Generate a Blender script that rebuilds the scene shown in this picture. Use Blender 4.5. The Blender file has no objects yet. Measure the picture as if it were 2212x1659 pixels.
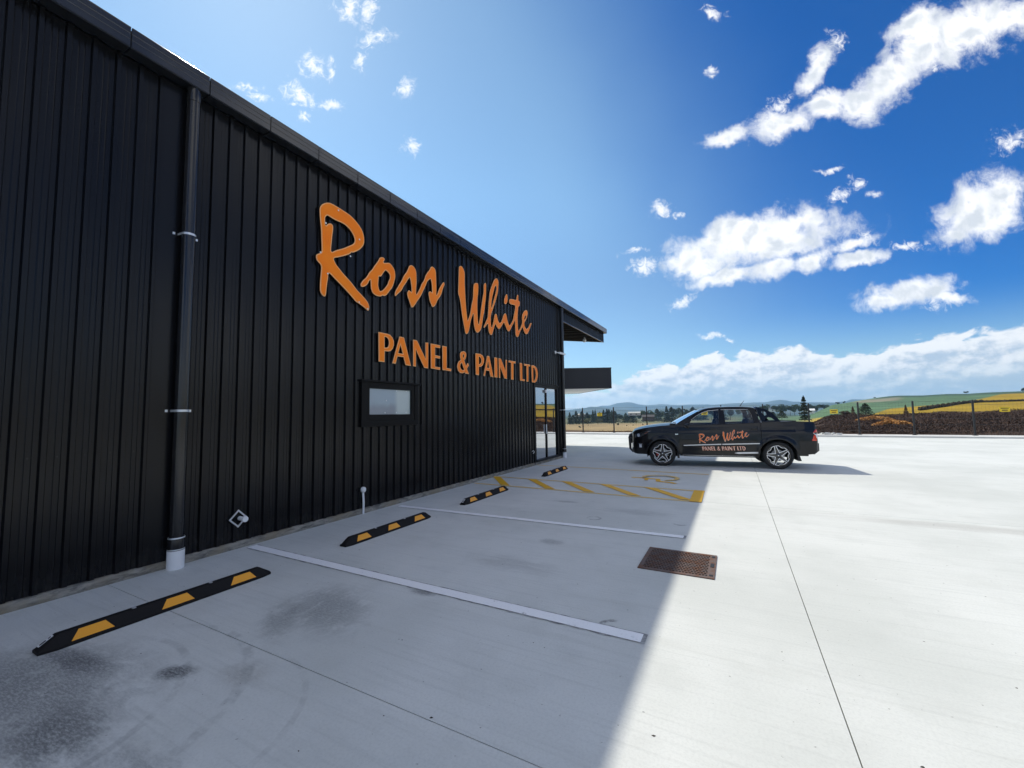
import bpy, bmesh, math, random
import numpy as np
from mathutils import Vector, Matrix
random.seed(7)
rng = np.random.default_rng(11)
SC = bpy.context.scene
COL = SC.collection
R = math.radians

# ------------------------------------------------------------------ camera
CAM = Vector((5.817, 0.0, 1.7))
cam_r = Vector((0.88221197, 0.4706018, -0.01536199))
cam_u = Vector((0.04675249, -0.05508641, 0.99738643))
cam_f = Vector((-0.46852561, 0.88062446, 0.07059969))
cd = bpy.data.cameras.new('camera'); cam = bpy.data.objects.new('camera', cd); COL.objects.link(cam)
cam.matrix_world = Matrix(((cam_r.x, cam_u.x, -cam_f.x, CAM.x), (cam_r.y, cam_u.y, -cam_f.y, CAM.y),
                           (cam_r.z, cam_u.z, -cam_f.z, CAM.z), (0, 0, 0, 1)))
cd.sensor_width = 36; cd.lens = 14.598; cd.clip_start = 0.05; cd.clip_end = 40000
SC.camera = cam

# ------------------------------------------------------------------ light and exposure
SUN_DIR = Vector((-0.8375, 0.4355, 1.0)).normalized()      # towards the sun
SUN_EL = math.asin(SUN_DIR.z); SUN_AZ = math.atan2(SUN_DIR.x, SUN_DIR.y)   # from +Y towards +X
sd = bpy.data.lights.new('sun', 'SUN'); sd.energy = 2.0; sd.angle = R(0.6); sd.color = (1.0, 0.95, 0.84)
so = bpy.data.objects.new('sun', sd); COL.objects.link(so); so.location = (-40, 20, 60)
so.rotation_euler = SUN_DIR.to_track_quat('Z', 'Y').to_euler()
SC.view_settings.view_transform = 'Standard'; SC.view_settings.look = 'None'
SC.view_settings.exposure = 1.18; SC.view_settings.gamma = 1.0
SC.view_settings.use_curve_mapping = False
SC.cycles.max_bounces = 8; SC.cycles.transparent_max_bounces = 12; SC.cycles.volume_bounces = 1
SC.cycles.sample_clamp_indirect = 6.0
SKY_STRENGTH = 0.05

W = bpy.data.worlds.new('World'); SC.world = W; W.use_nodes = True
wn = W.node_tree; wn.nodes.clear(); WN = wn.nodes; WL = wn.links
def nd(t, **k):
    n = WN.new(t)
    for a, b in k.items(): setattr(n, a, b)
    return n
def wmath(op, a, b=None, c=None, clamp=False):
    n = nd('ShaderNodeMath', operation=op); n.use_clamp = clamp
    for i, v in enumerate((a, b, c)):
        if v is None: continue
        if isinstance(v, (int, float)): n.inputs[i].default_value = v
        else: WL.new(v, n.inputs[i])
    return n.outputs[0]
sky = nd('ShaderNodeTexSky', sky_type='NISHITA'); sky.sun_disc = False
sky.sun_elevation = SUN_EL; sky.sun_rotation = SUN_AZ
sky.air_density = 1.0; sky.dust_density = 0.15; sky.ozone_density = 3.0; sky.altitude = 300
tc = nd('ShaderNodeTexCoord')
dirv = tc.outputs['Generated']
def wdot(vec, const):
    n = nd('ShaderNodeVectorMath', operation='DOT_PRODUCT'); WL.new(vec, n.inputs[0]); n.inputs[1].default_value = const
    return n.outputs['Value']
# grading of the clear sky: pale towards the sun and the horizon, deep blue away from them
sxe = nd('ShaderNodeSeparateXYZ'); WL.new(dirv, sxe.inputs[0])
el_deg = wmath('MULTIPLY', wmath('ARCSINE', sxe.outputs[2]), 180/math.pi)
sa_deg = wmath('MULTIPLY', wmath('ARCCOSINE', wdot(dirv, SUN_DIR)), 180/math.pi)
def wrange(v, a_, b_, c_=0.0, d_=1.0):
    n = nd('ShaderNodeMapRange', interpolation_type='SMOOTHSTEP'); WL.new(v, n.inputs['Value'])
    for k_, x_ in zip(('From Min', 'From Max', 'To Min', 'To Max'), (a_, b_, c_, d_)): n.inputs[k_].default_value = x_
    return n.outputs[0]
veil = nd('ShaderNodeTexNoise'); veil.inputs['Scale'].default_value = 1.6; veil.inputs['Detail'].default_value = 4; WL.new(dirv, veil.inputs['Vector'])
deep = wmath('MULTIPLY', wrange(wmath('ADD', wmath('ADD', sa_deg, el_deg), wmath('MULTIPLY', wmath('SUBTRACT', veil.outputs['Fac'], 0.5), 14)), 65, 92), wrange(el_deg, 3, 12))
def wmix(f, a, b):
    n = nd('ShaderNodeMix', data_type='RGBA')
    if isinstance(f, (int, float)): n.inputs[0].default_value = f
    else: WL.new(f, n.inputs[0])
    for i, v in ((6, a), (7, b)):
        if isinstance(v, tuple): n.inputs[i].default_value = (*v, 1)
        else: WL.new(v, n.inputs[i])
    return n.outputs[2]
gain = wmix(wrange(el_deg, 14, 30), (0.92, 1.08, 1.12), (1.36, 1.55, 1.42))
gain = wmix(deep, gain, (0.02, 0.48, 1.04))
gmul = nd('ShaderNodeVectorMath', operation='MULTIPLY'); WL.new(sky.outputs[0], gmul.inputs[0]); WL.new(gain, gmul.inputs[1])
CLEAR = gmul.outputs[0]
# clouds sit at fixed sky directions: gnomonic chart about a fixed north-north-west axis
AX, RX, UX = Vector(cam_f), Vector(cam_r), Vector(cam_u)
da = wdot(dirv, AX)
dac = wmath('MAXIMUM', da, 0.02)
cx = wmath('DIVIDE', wdot(dirv, RX), dac); cy = wmath('DIVIDE', wdot(dirv, UX), dac)
cmb = nd('ShaderNodeCombineXYZ'); WL.new(cx, cmb.inputs[0]); WL.new(cy, cmb.inputs[1])
P = cmb.outputs[0]
def wnoise(scale, detail, rough, src=P, dist=0.0, w=None):
    n = nd('ShaderNodeTexNoise'); n.inputs['Scale'].default_value = scale; n.inputs['Detail'].default_value = detail
    n.inputs['Roughness'].default_value = rough; n.inputs['Distortion'].default_value = dist
    WL.new(src, n.inputs['Vector']); return n
warp = wnoise(4.5, 5, 0.62)
wv = nd('ShaderNodeVectorMath', operation='SUBTRACT'); WL.new(warp.outputs['Color'], wv.inputs[0]); wv.inputs[1].default_value = (0.5, 0.5, 0.5)
wv2 = nd('ShaderNodeVectorMath', operation='MULTIPLY_ADD'); WL.new(wv.outputs[0], wv2.inputs[0]); wv2.inputs[1].default_value = (0.10, 0.10, 0)
WL.new(P, wv2.inputs[2])
warpb = wnoise(19, 5, 0.6); wvb = nd('ShaderNodeVectorMath', operation='SUBTRACT'); WL.new(warpb.outputs['Color'], wvb.inputs[0]); wvb.inputs[1].default_value = (0.5, 0.5, 0.5)
wv3 = nd('ShaderNodeVectorMath', operation='MULTIPLY_ADD'); WL.new(wvb.outputs[0], wv3.inputs[0]); wv3.inputs[1].default_value = (0.045, 0.040, 0)
WL.new(wv2.outputs[0], wv3.inputs[2]); PW = wv3.outputs[0]
# (x, y, a, b, angle) in thousandths of the chart
CLOUDS = [
 (843,-675,60,37,-36),(910,-735,88,48,-44),(988,-812,104,56,-40),(1100,-842,115,58,-26),(1208,-874,96,40,-22),(968,-868,70,30,-30),
 (762,-676,58,28,-12),(650,-628,78,32,-16),(640,-676,34,20,-40),(512,-592,56,17,-14),(730,-752,58,26,-56),(784,-808,28,19,-68),
 (604,-342,186,52,-11),(428,-302,62,28,-18),(690,-382,92,30,-6),(512,-258,82,18,-7),(624,-272,60,24,-15),(718,-286,50,20,-10),
 (822,-330,58,16,-20),(852,-350,26,24,0),(840,-296,58,15,-15),(478,-286,60,24,-10),(560,-372,80,30,-8),(500,-345,80,26,-18),
 (1120,-428,102,60,-30),(1190,-468,54,42,0),(1062,-372,48,24,-12),(1160,-400,70,44,-20),
 (960,-218,96,33,-8),(908,-196,62,20,-14),(1048,-206,54,16,6),(1010,-196,40,22,0),
 (362,-428,24,16,-10),(404,-420,12,9,0),(288,-318,30,8,-16),(314,-278,32,18,-22),(410,-202,42,12,-26),
 (468,-760,14,16,-60),(770,-504,26,7,-12),(786,-452,26,12,-20),(830,-478,16,12,-35),(868,-458,18,8,-8),(1200,-588,38,24,-22),(956,-334,30,11,-18),
 (1020,-760,18,8,-50),(480,-904,26,16,10),
 (-390,-918,30,30,0),(-342,-904,16,30,10),(-318,-840,36,18,-10),(-352,-784,15,20,0),(-482,-770,34,22,15),(-515,-708,36,22,30),(-436,-686,30,15,4),
 (-530,-684,12,10,0),(-640,-704,30,10,-6),(-608,-686,24,9,-6),(-254,-714,16,24,30),(-236,-575,16,20,-30),(-506,-658,12,12,0),
 (-430,-760,10,20,0),(470,-118,30,8,0),(520,-114,12,7,0),
]
def cloud_field(items, grow):
    field = None
    for (x, y, a, b, ang) in items:
        m = nd('ShaderNodeMapping', vector_type='TEXTURE')
        m.inputs['Location'].default_value = (x/1000, -y/1000, 0); m.inputs['Rotation'].default_value = (0, 0, R(-ang))
        m.inputs['Scale'].default_value = (a*grow/1000, b*grow/1000, 1)
        WL.new(PW, m.inputs['Vector'])
        ln = nd('ShaderNodeVectorMath', operation='LENGTH'); WL.new(m.outputs[0], ln.inputs[0])
        field = ln.outputs['Value'] if field is None else wmath('SMOOTH_MIN', field, ln.outputs['Value'], 0.25)
    return field
fbig = cloud_field([c_ for c_ in CLOUDS if c_[2] >= 45], 1.12); fsml = cloud_field([c_ for c_ in CLOUDS if c_[2] < 45], 1.35)
fine = wnoise(17, 10, 0.66, dist=0.35); tiny = wnoise(48, 7, 0.70, dist=1.2)
fe = wmath('ADD', wmath('MULTIPLY', wmath('SUBTRACT', fine.outputs['Fac'], 0.5), 2.0), wmath('MULTIPLY', wmath('SUBTRACT', tiny.outputs['Fac'], 0.5), 0.30))
dens = wmath('SUBTRACT', wmath('SUBTRACT', 1.22, fbig), fe)
mr = nd('ShaderNodeMapRange', interpolation_type='SMOOTHSTEP'); WL.new(dens, mr.inputs['Value'])
mr.inputs['From Min'].default_value = -0.08; mr.inputs['From Max'].default_value = 0.85
fs = wmath('MULTIPLY', wmath('SUBTRACT', tiny.outputs['Fac'], 0.5), 2.9)
dens2 = wmath('SUBTRACT', wmath('SUBTRACT', 0.92, fsml), fs)
mr2 = nd('ShaderNodeMapRange', interpolation_type='SMOOTHSTEP'); WL.new(dens2, mr2.inputs['Value'])
mr2.inputs['From Min'].default_value = -0.1; mr2.inputs['From Max'].default_value = 1.15; mr2.inputs['To Max'].default_value = 0.92
both = wmath('MAXIMUM', mr.outputs[0], mr2.outputs[0])
front = wmath('GREATER_THAN', da, 0.03)
# brighter broken cumulus added outside the view, lifts the ambient light in the shade
sz = nd('ShaderNodeSeparateXYZ'); WL.new(dirv, sz.inputs[0])
zz = wmath('ADD', wmath('MAXIMUM', sz.outputs[2], 0.0), 0.18)
cc = nd('ShaderNodeCombineXYZ'); WL.new(wmath('DIVIDE', sz.outputs[0], zz), cc.inputs[0]); WL.new(wmath('DIVIDE', sz.outputs[1], zz), cc.inputs[1])
bc = wnoise(0.95, 7, 0.58, src=cc.outputs[0], dist=0.3); bc.noise_dimensions = '2D'
bcm = nd('ShaderNodeMapRange', interpolation_type='SMOOTHSTEP'); WL.new(bc.outputs['Fac'], bcm.inputs['Value']); bcm.inputs['From Min'].default_value = 0.45; bcm.inputs['From Max'].default_value = 0.58
ox = nd('ShaderNodeMapRange', interpolation_type='SMOOTHSTEP'); WL.new(wmath('ABSOLUTE', cx), ox.inputs['Value']); ox.inputs['From Min'].default_value = 1.27; ox.inputs['From Max'].default_value = 1.6
oy = nd('ShaderNodeMapRange', interpolation_type='SMOOTHSTEP'); WL.new(cy, oy.inputs['Value']); oy.inputs['From Min'].default_value = 1.02; oy.inputs['From Max'].default_value = 1.35
outf = wmath('MAXIMUM', wmath('MAXIMUM', ox.outputs[0], oy.outputs[0]), wmath('SUBTRACT', 1.0, front))
rest = wmath('MULTIPLY', wmath('MULTIPLY', bcm.outputs[0], outf), 0.9)
cum = wmath('MAXIMUM', wmath('MULTIPLY', both, front), rest)
# bank of cumulus along the horizon; its top edge follows the azimuth
sx = nd('ShaderNodeSeparateXYZ'); WL.new(dirv, sx.inputs[0])
az = wmath('ARCTAN2', sx.outputs[0], sx.outputs[1]); el = wmath('ARCSINE', sx.outputs[2])
azd = wmath('MULTIPLY', az, 180/math.pi); eld = wmath('MULTIPLY', el, 180/math.pi)
prof = nd('ShaderNodeFloatCurve')
pts = [(-180,6.0),(-120,4.5),(-70,5.5),(-40,4.0),(-25,2.2),(-17.5,3.0),(-14.1,4.0),(-10.3,5.3),(-8.2,6.2),(-5.95,5.7),(-4.8,6.7),(-2.2,7.1),(0.2,6.1),(1.2,6.9),(3.9,7.3),(6.6,7.4),(8.6,5.8),(11,5.7),(13.85,5.9),(14.76,6.9),(17.45,7.0),(20.5,7.0),(23.3,7.4),(40,9),(80,6),(130,7),(180,6.0)]
c = prof.mapping.curves[0]
prof.mapping.clip_max_x = 1; prof.mapping.clip_max_y = 1
c.points[0].location = ((pts[0][0]+180)/360, pts[0][1]/12); c.points[1].location = (1, pts[-1][1]/12)
for p_ in pts[1:-1]: c.points.new((p_[0]+180)/360, p_[1]/12)
prof.mapping.update()
WL.new(wmath('MULTIPLY_ADD', azd, 1/360, 0.5), prof.inputs['Value'])
top = wmath('MULTIPLY', prof.outputs[0], 12)
ca = nd('ShaderNodeCombineXYZ'); WL.new(azd, ca.inputs[0]); WL.new(wmath('MULTIPLY', eld, 2.0), ca.inputs[1])
bn = wnoise(0.42, 8, 0.6, src=ca.outputs[0], dist=0.4); bn.noise_dimensions = '2D'
bn2 = wnoise(0.16, 4, 0.55, src=ca.outputs[0]); bn2.noise_dimensions = '2D'
rag = wmath('ADD', wmath('MULTIPLY', wmath('SUBTRACT', bn.outputs['Fac'], 0.5), 3.2), wmath('MULTIPLY', wmath('SUBTRACT', bn2.outputs['Fac'], 0.5), 2.2))
bd = wmath('SUBTRACT', wmath('ADD', top, rag), eld)
mb = nd('ShaderNodeMapRange', interpolation_type='SMOOTHSTEP'); WL.new(bd, mb.inputs['Value'])
mb.inputs['From Min'].default_value = -0.05; mb.inputs['From Max'].default_value = 0.55; mb.inputs['To Max'].default_value = 0.94
# lower part of the bank thins into pale haze with streaks
lowf = nd('ShaderNodeMapRange'); WL.new(eld, lowf.inputs['Value']); lowf.inputs['From Min'].default_value = 0.0; lowf.inputs['From Max'].default_value = 4.2
lowf.inputs['To Min'].default_value = 0.52; lowf.inputs['To Max'].default_value = 1.0
bank = wmath('MULTIPLY', mb.outputs[0], lowf.outputs[0])
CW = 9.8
# relief: compare the cloud noise with the same noise a step towards the sun
po = nd('ShaderNodeVectorMath', operation='ADD'); WL.new(P, po.inputs[0]); po.inputs[1].default_value = (-0.016, 0.022, 0)
finB = wnoise(17, 4, 0.5, dist=0.35); finO = wnoise(17, 4, 0.5, src=po.outputs[0], dist=0.35)
rel = wmath('SUBTRACT', finO.outputs['Fac'], finB.outputs['Fac'])
soft = wnoise(6.5, 6, 0.6)
shade_in = nd('ShaderNodeMapRange', interpolation_type='SMOOTHSTEP'); WL.new(wmath('ADD', wmath('MULTIPLY', rel, 1.5), wmath('MULTIPLY_ADD', soft.outputs['Fac'], 1.0, wmath('MULTIPLY', dens, 0.30))), shade_in.inputs['Value'])
shade_in.inputs['From Min'].default_value = 0.50; shade_in.inputs['From Max'].default_value = 1.15
ccol = wmix(shade_in.outputs[0], (CW*1.08, CW*1.08, CW*1.08), (CW*0.70, CW*0.745, CW*0.80))
ccol = wmix(rest, ccol, (CW*1.32, CW*1.32, CW*1.32))  # unseen clouds brightened beyond those in view to fill the shade
ci = nd('ShaderNodeCombineXYZ'); WL.new(azd, ci.inputs[0]); WL.new(wmath('MULTIPLY', eld, 1.5), ci.inputs[1])
cb = nd('ShaderNodeVectorMath', operation='ADD'); WL.new(ci.outputs[0], cb.inputs[0]); cb.inputs[1].default_value = (-0.45, 0.9, 0)
bnA = wnoise(0.38, 5, 0.60, src=ci.outputs[0], dist=0.1); bnA.noise_dimensions = '2D'
bnO = wnoise(0.38, 5, 0.60, src=cb.outputs[0], dist=0.1); bnO.noise_dimensions = '2D'
brel = wmath('SUBTRACT', bnO.outputs['Fac'], bnA.outputs['Fac'])
bsh = nd('ShaderNodeMapRange', interpolation_type='SMOOTHSTEP'); WL.new(wmath('ADD', wmath('MULTIPLY', brel, 2.4), wmath('MULTIPLY', bd, 0.17)), bsh.inputs['Value'])
bsh.inputs['From Min'].default_value = -0.05; bsh.inputs['From Max'].default_value = 1.05
bcol = wmix(bsh.outputs[0], (CW*1.02, CW*1.02, CW*1.02), (CW*0.50, CW*0.60, CW*0.73))
s1 = wmix(bank, CLEAR, bcol)
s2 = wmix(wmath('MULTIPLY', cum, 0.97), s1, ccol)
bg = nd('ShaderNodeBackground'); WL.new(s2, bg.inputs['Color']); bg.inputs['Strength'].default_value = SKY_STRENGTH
wo = nd('ShaderNodeOutputWorld'); WL.new(bg.outputs[0], wo.inputs['Surface'])
W.cycles.sampling_method = 'MANUAL'; W.cycles.sample_map_resolution = 512

# ------------------------------------------------------------------ helpers
def mat(name, color=(0.5,0.5,0.5), rough=0.6, metal=0.0, spec=0.5, coat=0.0, **kw):
    m = bpy.data.materials.new(name); m.use_nodes = True
    b = m.node_tree.nodes['Principled BSDF']
    b.inputs['Base Color'].default_value = (*color, 1); b.inputs['Roughness'].default_value = rough
    b.inputs['Metallic'].default_value = metal; b.inputs['Specular IOR Level'].default_value = spec
    b.inputs['Coat Weight'].default_value = coat; b.inputs['Coat Roughness'].default_value = 0.03
    for k, v in kw.items(): b.inputs[k].default_value = v
    return m
class NT:
    def __init__(s, m): s.t = m.node_tree; s.N = s.t.nodes; s.L = s.t.links; s.b = s.N['Principled BSDF']
    def new(s, t, **k):
        n = s.N.new(t)
        for a, b in k.items(): setattr(n, a, b)
        return n
    def pos(s): return s.new('ShaderNodeNewGeometry').outputs['Position']
    def obj(s): return s.new('ShaderNodeTexCoord').outputs['Object']
    def math(s, op, a, b=None, c=None, clamp=False):
        n = s.new('ShaderNodeMath', operation=op); n.use_clamp = clamp
        for i, v in enumerate((a, b, c)):
            if v is None: continue
            if isinstance(v, (int, float)): n.inputs[i].default_value = v
            else: s.L.new(v, n.inputs[i])
        return n.outputs[0]
    def map(s, v, loc=(0,0,0), rot=0, sc=(1,1,1), t='POINT'):
        n = s.new('ShaderNodeMapping', vector_type=t); s.L.new(v, n.inputs[0])
        n.inputs['Location'].default_value = loc; n.inputs['Rotation'].default_value = (0,0,rot); n.inputs['Scale'].default_value = sc
        return n.outputs[0]
    def noise(s, v, scale, detail=4, rough=0.55, dist=0.0):
        n = s.new('ShaderNodeTexNoise'); n.inputs['Scale'].default_value = scale; n.inputs['Detail'].default_value = detail
        n.inputs['Roughness'].default_value = rough; n.inputs['Distortion'].default_value = dist
        s.L.new(v, n.inputs['Vector']); return n.outputs['Fac']
    def rng(s, v, a, b, c=0.0, d=1.0, smooth=True):
        n = s.new('ShaderNodeMapRange', interpolation_type='SMOOTHSTEP' if smooth else 'LINEAR'); s.L.new(v, n.inputs[0])
        for i, x in enumerate((a, b, c, d)): n.inputs[i+1].default_value = x
        return n.outputs[0]
    def mix(s, f, a, b):
        n = s.new('ShaderNodeMix', data_type='RGBA')
        if isinstance(f, (int, float)): n.inputs[0].default_value = f
        else: s.L.new(f, n.inputs[0])
        for i, v in ((6, a), (7, b)):
            if isinstance(v, tuple): n.inputs[i].default_value = (*v, 1)
            else: s.L.new(v, n.inputs[i])
        return n.outputs[2]
    def color(s, v): s.L.new(v, s.b.inputs['Base Color'])
    def rough(s, v): s.L.new(v, s.b.inputs['Roughness'])
    def bump(s, h, dist=0.002, strength=1.0):
        n = s.new('ShaderNodeBump'); n.inputs['Distance'].default_value = dist; n.inputs['Strength'].default_value = strength
        s.L.new(h, n.inputs['Height']); s.L.new(n.outputs[0], s.b.inputs['Normal'])

def link(name, me, m=None, parent=None, loc=None):
    o = bpy.data.objects.new(name, me); COL.objects.link(o)
    if m is not None and me is not None and not me.materials:
        for x in (m if isinstance(m, (list, tuple)) else [m]): me.materials.append(x)
    if parent is not None: o.parent = parent
    if loc is not None: o.location = loc
    return o
def mesh(name, v, f, smooth=False, mi=None):
    me = bpy.data.meshes.new(name); me.from_pydata([tuple(map(float, p)) for p in v], [], f); me.validate(); me.update()
    if smooth: me.polygons.foreach_set('use_smooth', [True]*len(me.polygons))
    if mi is not None: me.polygons.foreach_set('material_index', mi)
    return me
def tag(o, label=None, cat=None, group=None, kind=None):
    for k, v in (('label', label), ('category', cat), ('group', group), ('kind', kind)):
        if v: o[k] = v
    return o
def thing(name, label, cat, loc=(0,0,0), rz=0.0, group=None):
    o = bpy.data.objects.new(name, None); COL.objects.link(o); o.location = loc; o.rotation_euler = (0,0,rz); o.empty_display_size = 0.2
    return tag(o, label, cat, group)
class MB:
    def __init__(s): s.v = []; s.f = []; s.mi = []
    def add(s, v, f, mi=0):
        k = len(s.v); s.v += [tuple(p) for p in v]; s.f += [tuple(i+k for i in q) for q in f]; s.mi += [mi]*len(f); return s
    def box(s, a, b, mi=0):
        x0,y0,z0 = a; x1,y1,z1 = b
        return s.add([(x0,y0,z0),(x1,y0,z0),(x1,y1,z0),(x0,y1,z0),(x0,y0,z1),(x1,y0,z1),(x1,y1,z1),(x0,y1,z1)],
                     [(0,3,2,1),(4,5,6,7),(0,1,5,4),(1,2,6,5),(2,3,7,6),(3,0,4,7)], mi)
    def hexa(s, p, mi=0):   # 8 points: bottom 4 ccw, top 4 ccw
        return s.add(p, [(0,3,2,1),(4,5,6,7),(0,1,5,4),(1,2,6,5),(2,3,7,6),(3,0,4,7)], mi)
    def tube(s, pts, r, n=10, cap=True, mi=0):
        pts = [Vector(p) for p in pts]; rs = r if isinstance(r, (list, tuple)) else [r]*len(pts)
        rings = []; prev = None
        for i, p in enumerate(pts):
            t = (pts[min(i+1, len(pts)-1)] - pts[max(i-1, 0)]).normalized()
            if prev is None:
                a = Vector((0,0,1)) if abs(t.z) < 0.9 else Vector((1,0,0)); prev = t.cross(a).normalized()
            prev = (prev - t*prev.dot(t)).normalized(); b = t.cross(prev)
            rings.append([p + (prev*math.cos(2*math.pi*j/n) + b*math.sin(2*math.pi*j/n))*rs[i] for j in range(n)])
        v = [q for rg in rings for q in rg]; f = []
        for i in range(len(rings)-1):
            for j in range(n): f.append((i*n+j, i*n+(j+1)%n, (i+1)*n+(j+1)%n, (i+1)*n+j))
        if cap: f.append(tuple(range(n-1, -1, -1))); f.append(tuple((len(rings)-1)*n+j for j in range(n)))
        return s.add(v, f, mi)
    def lathe(s, prof, n=32, axis='y', c=(0,0,0), mi=0):   # prof: (radius, along)
        v = []; f = []
        for r_, h in prof:
            for j in range(n):
                a = 2*math.pi*j/n; x, z = r_*math.cos(a), r_*math.sin(a)
                v.append((c[0]+x, c[1]+h, c[2]+z) if axis == 'y' else (c[0]+x, c[1]-z, c[2]+h))
        for i in range(len(prof)-1):
            for j in range(n): f.append((i*n+j, i*n+(j+1)%n, (i+1)*n+(j+1)%n, (i+1)*n+j))
        return s.add(v, f, mi)
    def prism(s, poly, a, b, axis='y', mi=0):   # poly in the two other axes (x,z) for y ; (y,z) for x ; (x,y) for z
        n = len(poly)
        def P3(p, h): return (p[0], h, p[1]) if axis == 'y' else (h, p[0], p[1]) if axis == 'x' else (p[0], p[1], h)
        v = [P3(p, a) for p in poly] + [P3(p, b) for p in poly]
        f = [tuple(range(n)), tuple(range(2*n-1, n-1, -1))] + [(i, n+i, n+(i+1)%n, (i+1)%n) for i in range(n)]
        return s.add(v, f, mi)
    def build(s, name, m, parent=None, smooth=False, loc=None, fix=True, autos=None, bevel=None):
        me = mesh(name, s.v, s.f, smooth, s.mi if any(s.mi) else None)
        if fix:
            bm = bmesh.new(); bm.from_mesh(me); bmesh.ops.recalc_face_normals(bm, faces=bm.faces); bm.to_mesh(me); bm.free()
        o = link(name, me, m, parent, loc)
        if autos is not None:
            bm = bmesh.new(); bm.from_mesh(me)
            for e in bm.edges: e.smooth = e.calc_face_angle(0) < R(autos)
            for f_ in bm.faces: f_.smooth = True
            bm.to_mesh(me); bm.free()
        if bevel:
            md = o.modifiers.new('bevel', 'BEVEL'); md.width = bevel; md.segments = 2; md.limit_method = 'ANGLE'; md.angle_limit = R(35)
        return o
def flat_shape(loops, offset=0.0, depth=0.01):
    """filled 2D outline with holes -> (verts, faces), lying in local XY, z in +-depth"""
    cu = bpy.data.curves.new('tmp', 'CURVE'); cu.dimensions = '2D'; cu.fill_mode = 'BOTH'
    for lp in loops:
        sp = cu.splines.new('POLY'); sp.points.add(len(lp)-1); sp.use_cyclic_u = True
        for i, p in enumerate(lp): sp.points[i].co = (p[0], p[1], 0, 1)
    cu.extrude = depth; cu.offset = offset
    ob = bpy.data.objects.new('tmp', cu); COL.objects.link(ob)
    dg = bpy.context.evaluated_depsgraph_get(); me = bpy.data.meshes.new_from_object(ob.evaluated_get(dg))
    v = [tuple(x.co) for x in me.vertices]; f = [tuple(p.vertices) for p in me.polygons]
    bpy.data.objects.remove(ob); bpy.data.curves.remove(cu); bpy.data.meshes.remove(me)
    return v, f
def area(lp): return 0.5*sum(lp[i][0]*lp[(i+1)%len(lp)][1]-lp[(i+1)%len(lp)][0]*lp[i][1] for i in range(len(lp)))
def inset_loops(loops, d):
    """move every loop d into the solid part (miter offset)"""
    out = []
    for k, lp in enumerate(loops):
        ccw = area(lp) > 0; sgn = 1 if ccw else -1
        if k > 0: sgn = -sgn
        n = len(lp); q = []
        for i in range(n):
            a, b, c_ = Vector(lp[i-1]), Vector(lp[i]), Vector(lp[(i+1)%n])
            e1 = (b-a).normalized() if (b-a).length > 1e-9 else Vector((1,0)); e2 = (c_-b).normalized() if (c_-b).length > 1e-9 else e1
            n1 = Vector((-e1.y, e1.x))*sgn; n2 = Vector((-e2.y, e2.x))*sgn
            m_ = n1+n2
            if m_.length < 0.3: m_ = n1
            m_ = m_.normalized(); s_ = d/max(0.45, m_.dot(n1))
            q.append((b.x+m_.x*s_, b.y+m_.y*s_))
        out.append(q)
    return out
def smooth_loop(lp, it=1):
    for _ in range(it):
        n = len(lp); q = []
        for i in range(n):
            a, b = lp[i], lp[(i+1)%n]
            q += [(a[0]*.75+b[0]*.25, a[1]*.75+b[1]*.25), (a[0]*.25+b[0]*.75, a[1]*.25+b[1]*.75)]
        lp = q
    return lp
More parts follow.
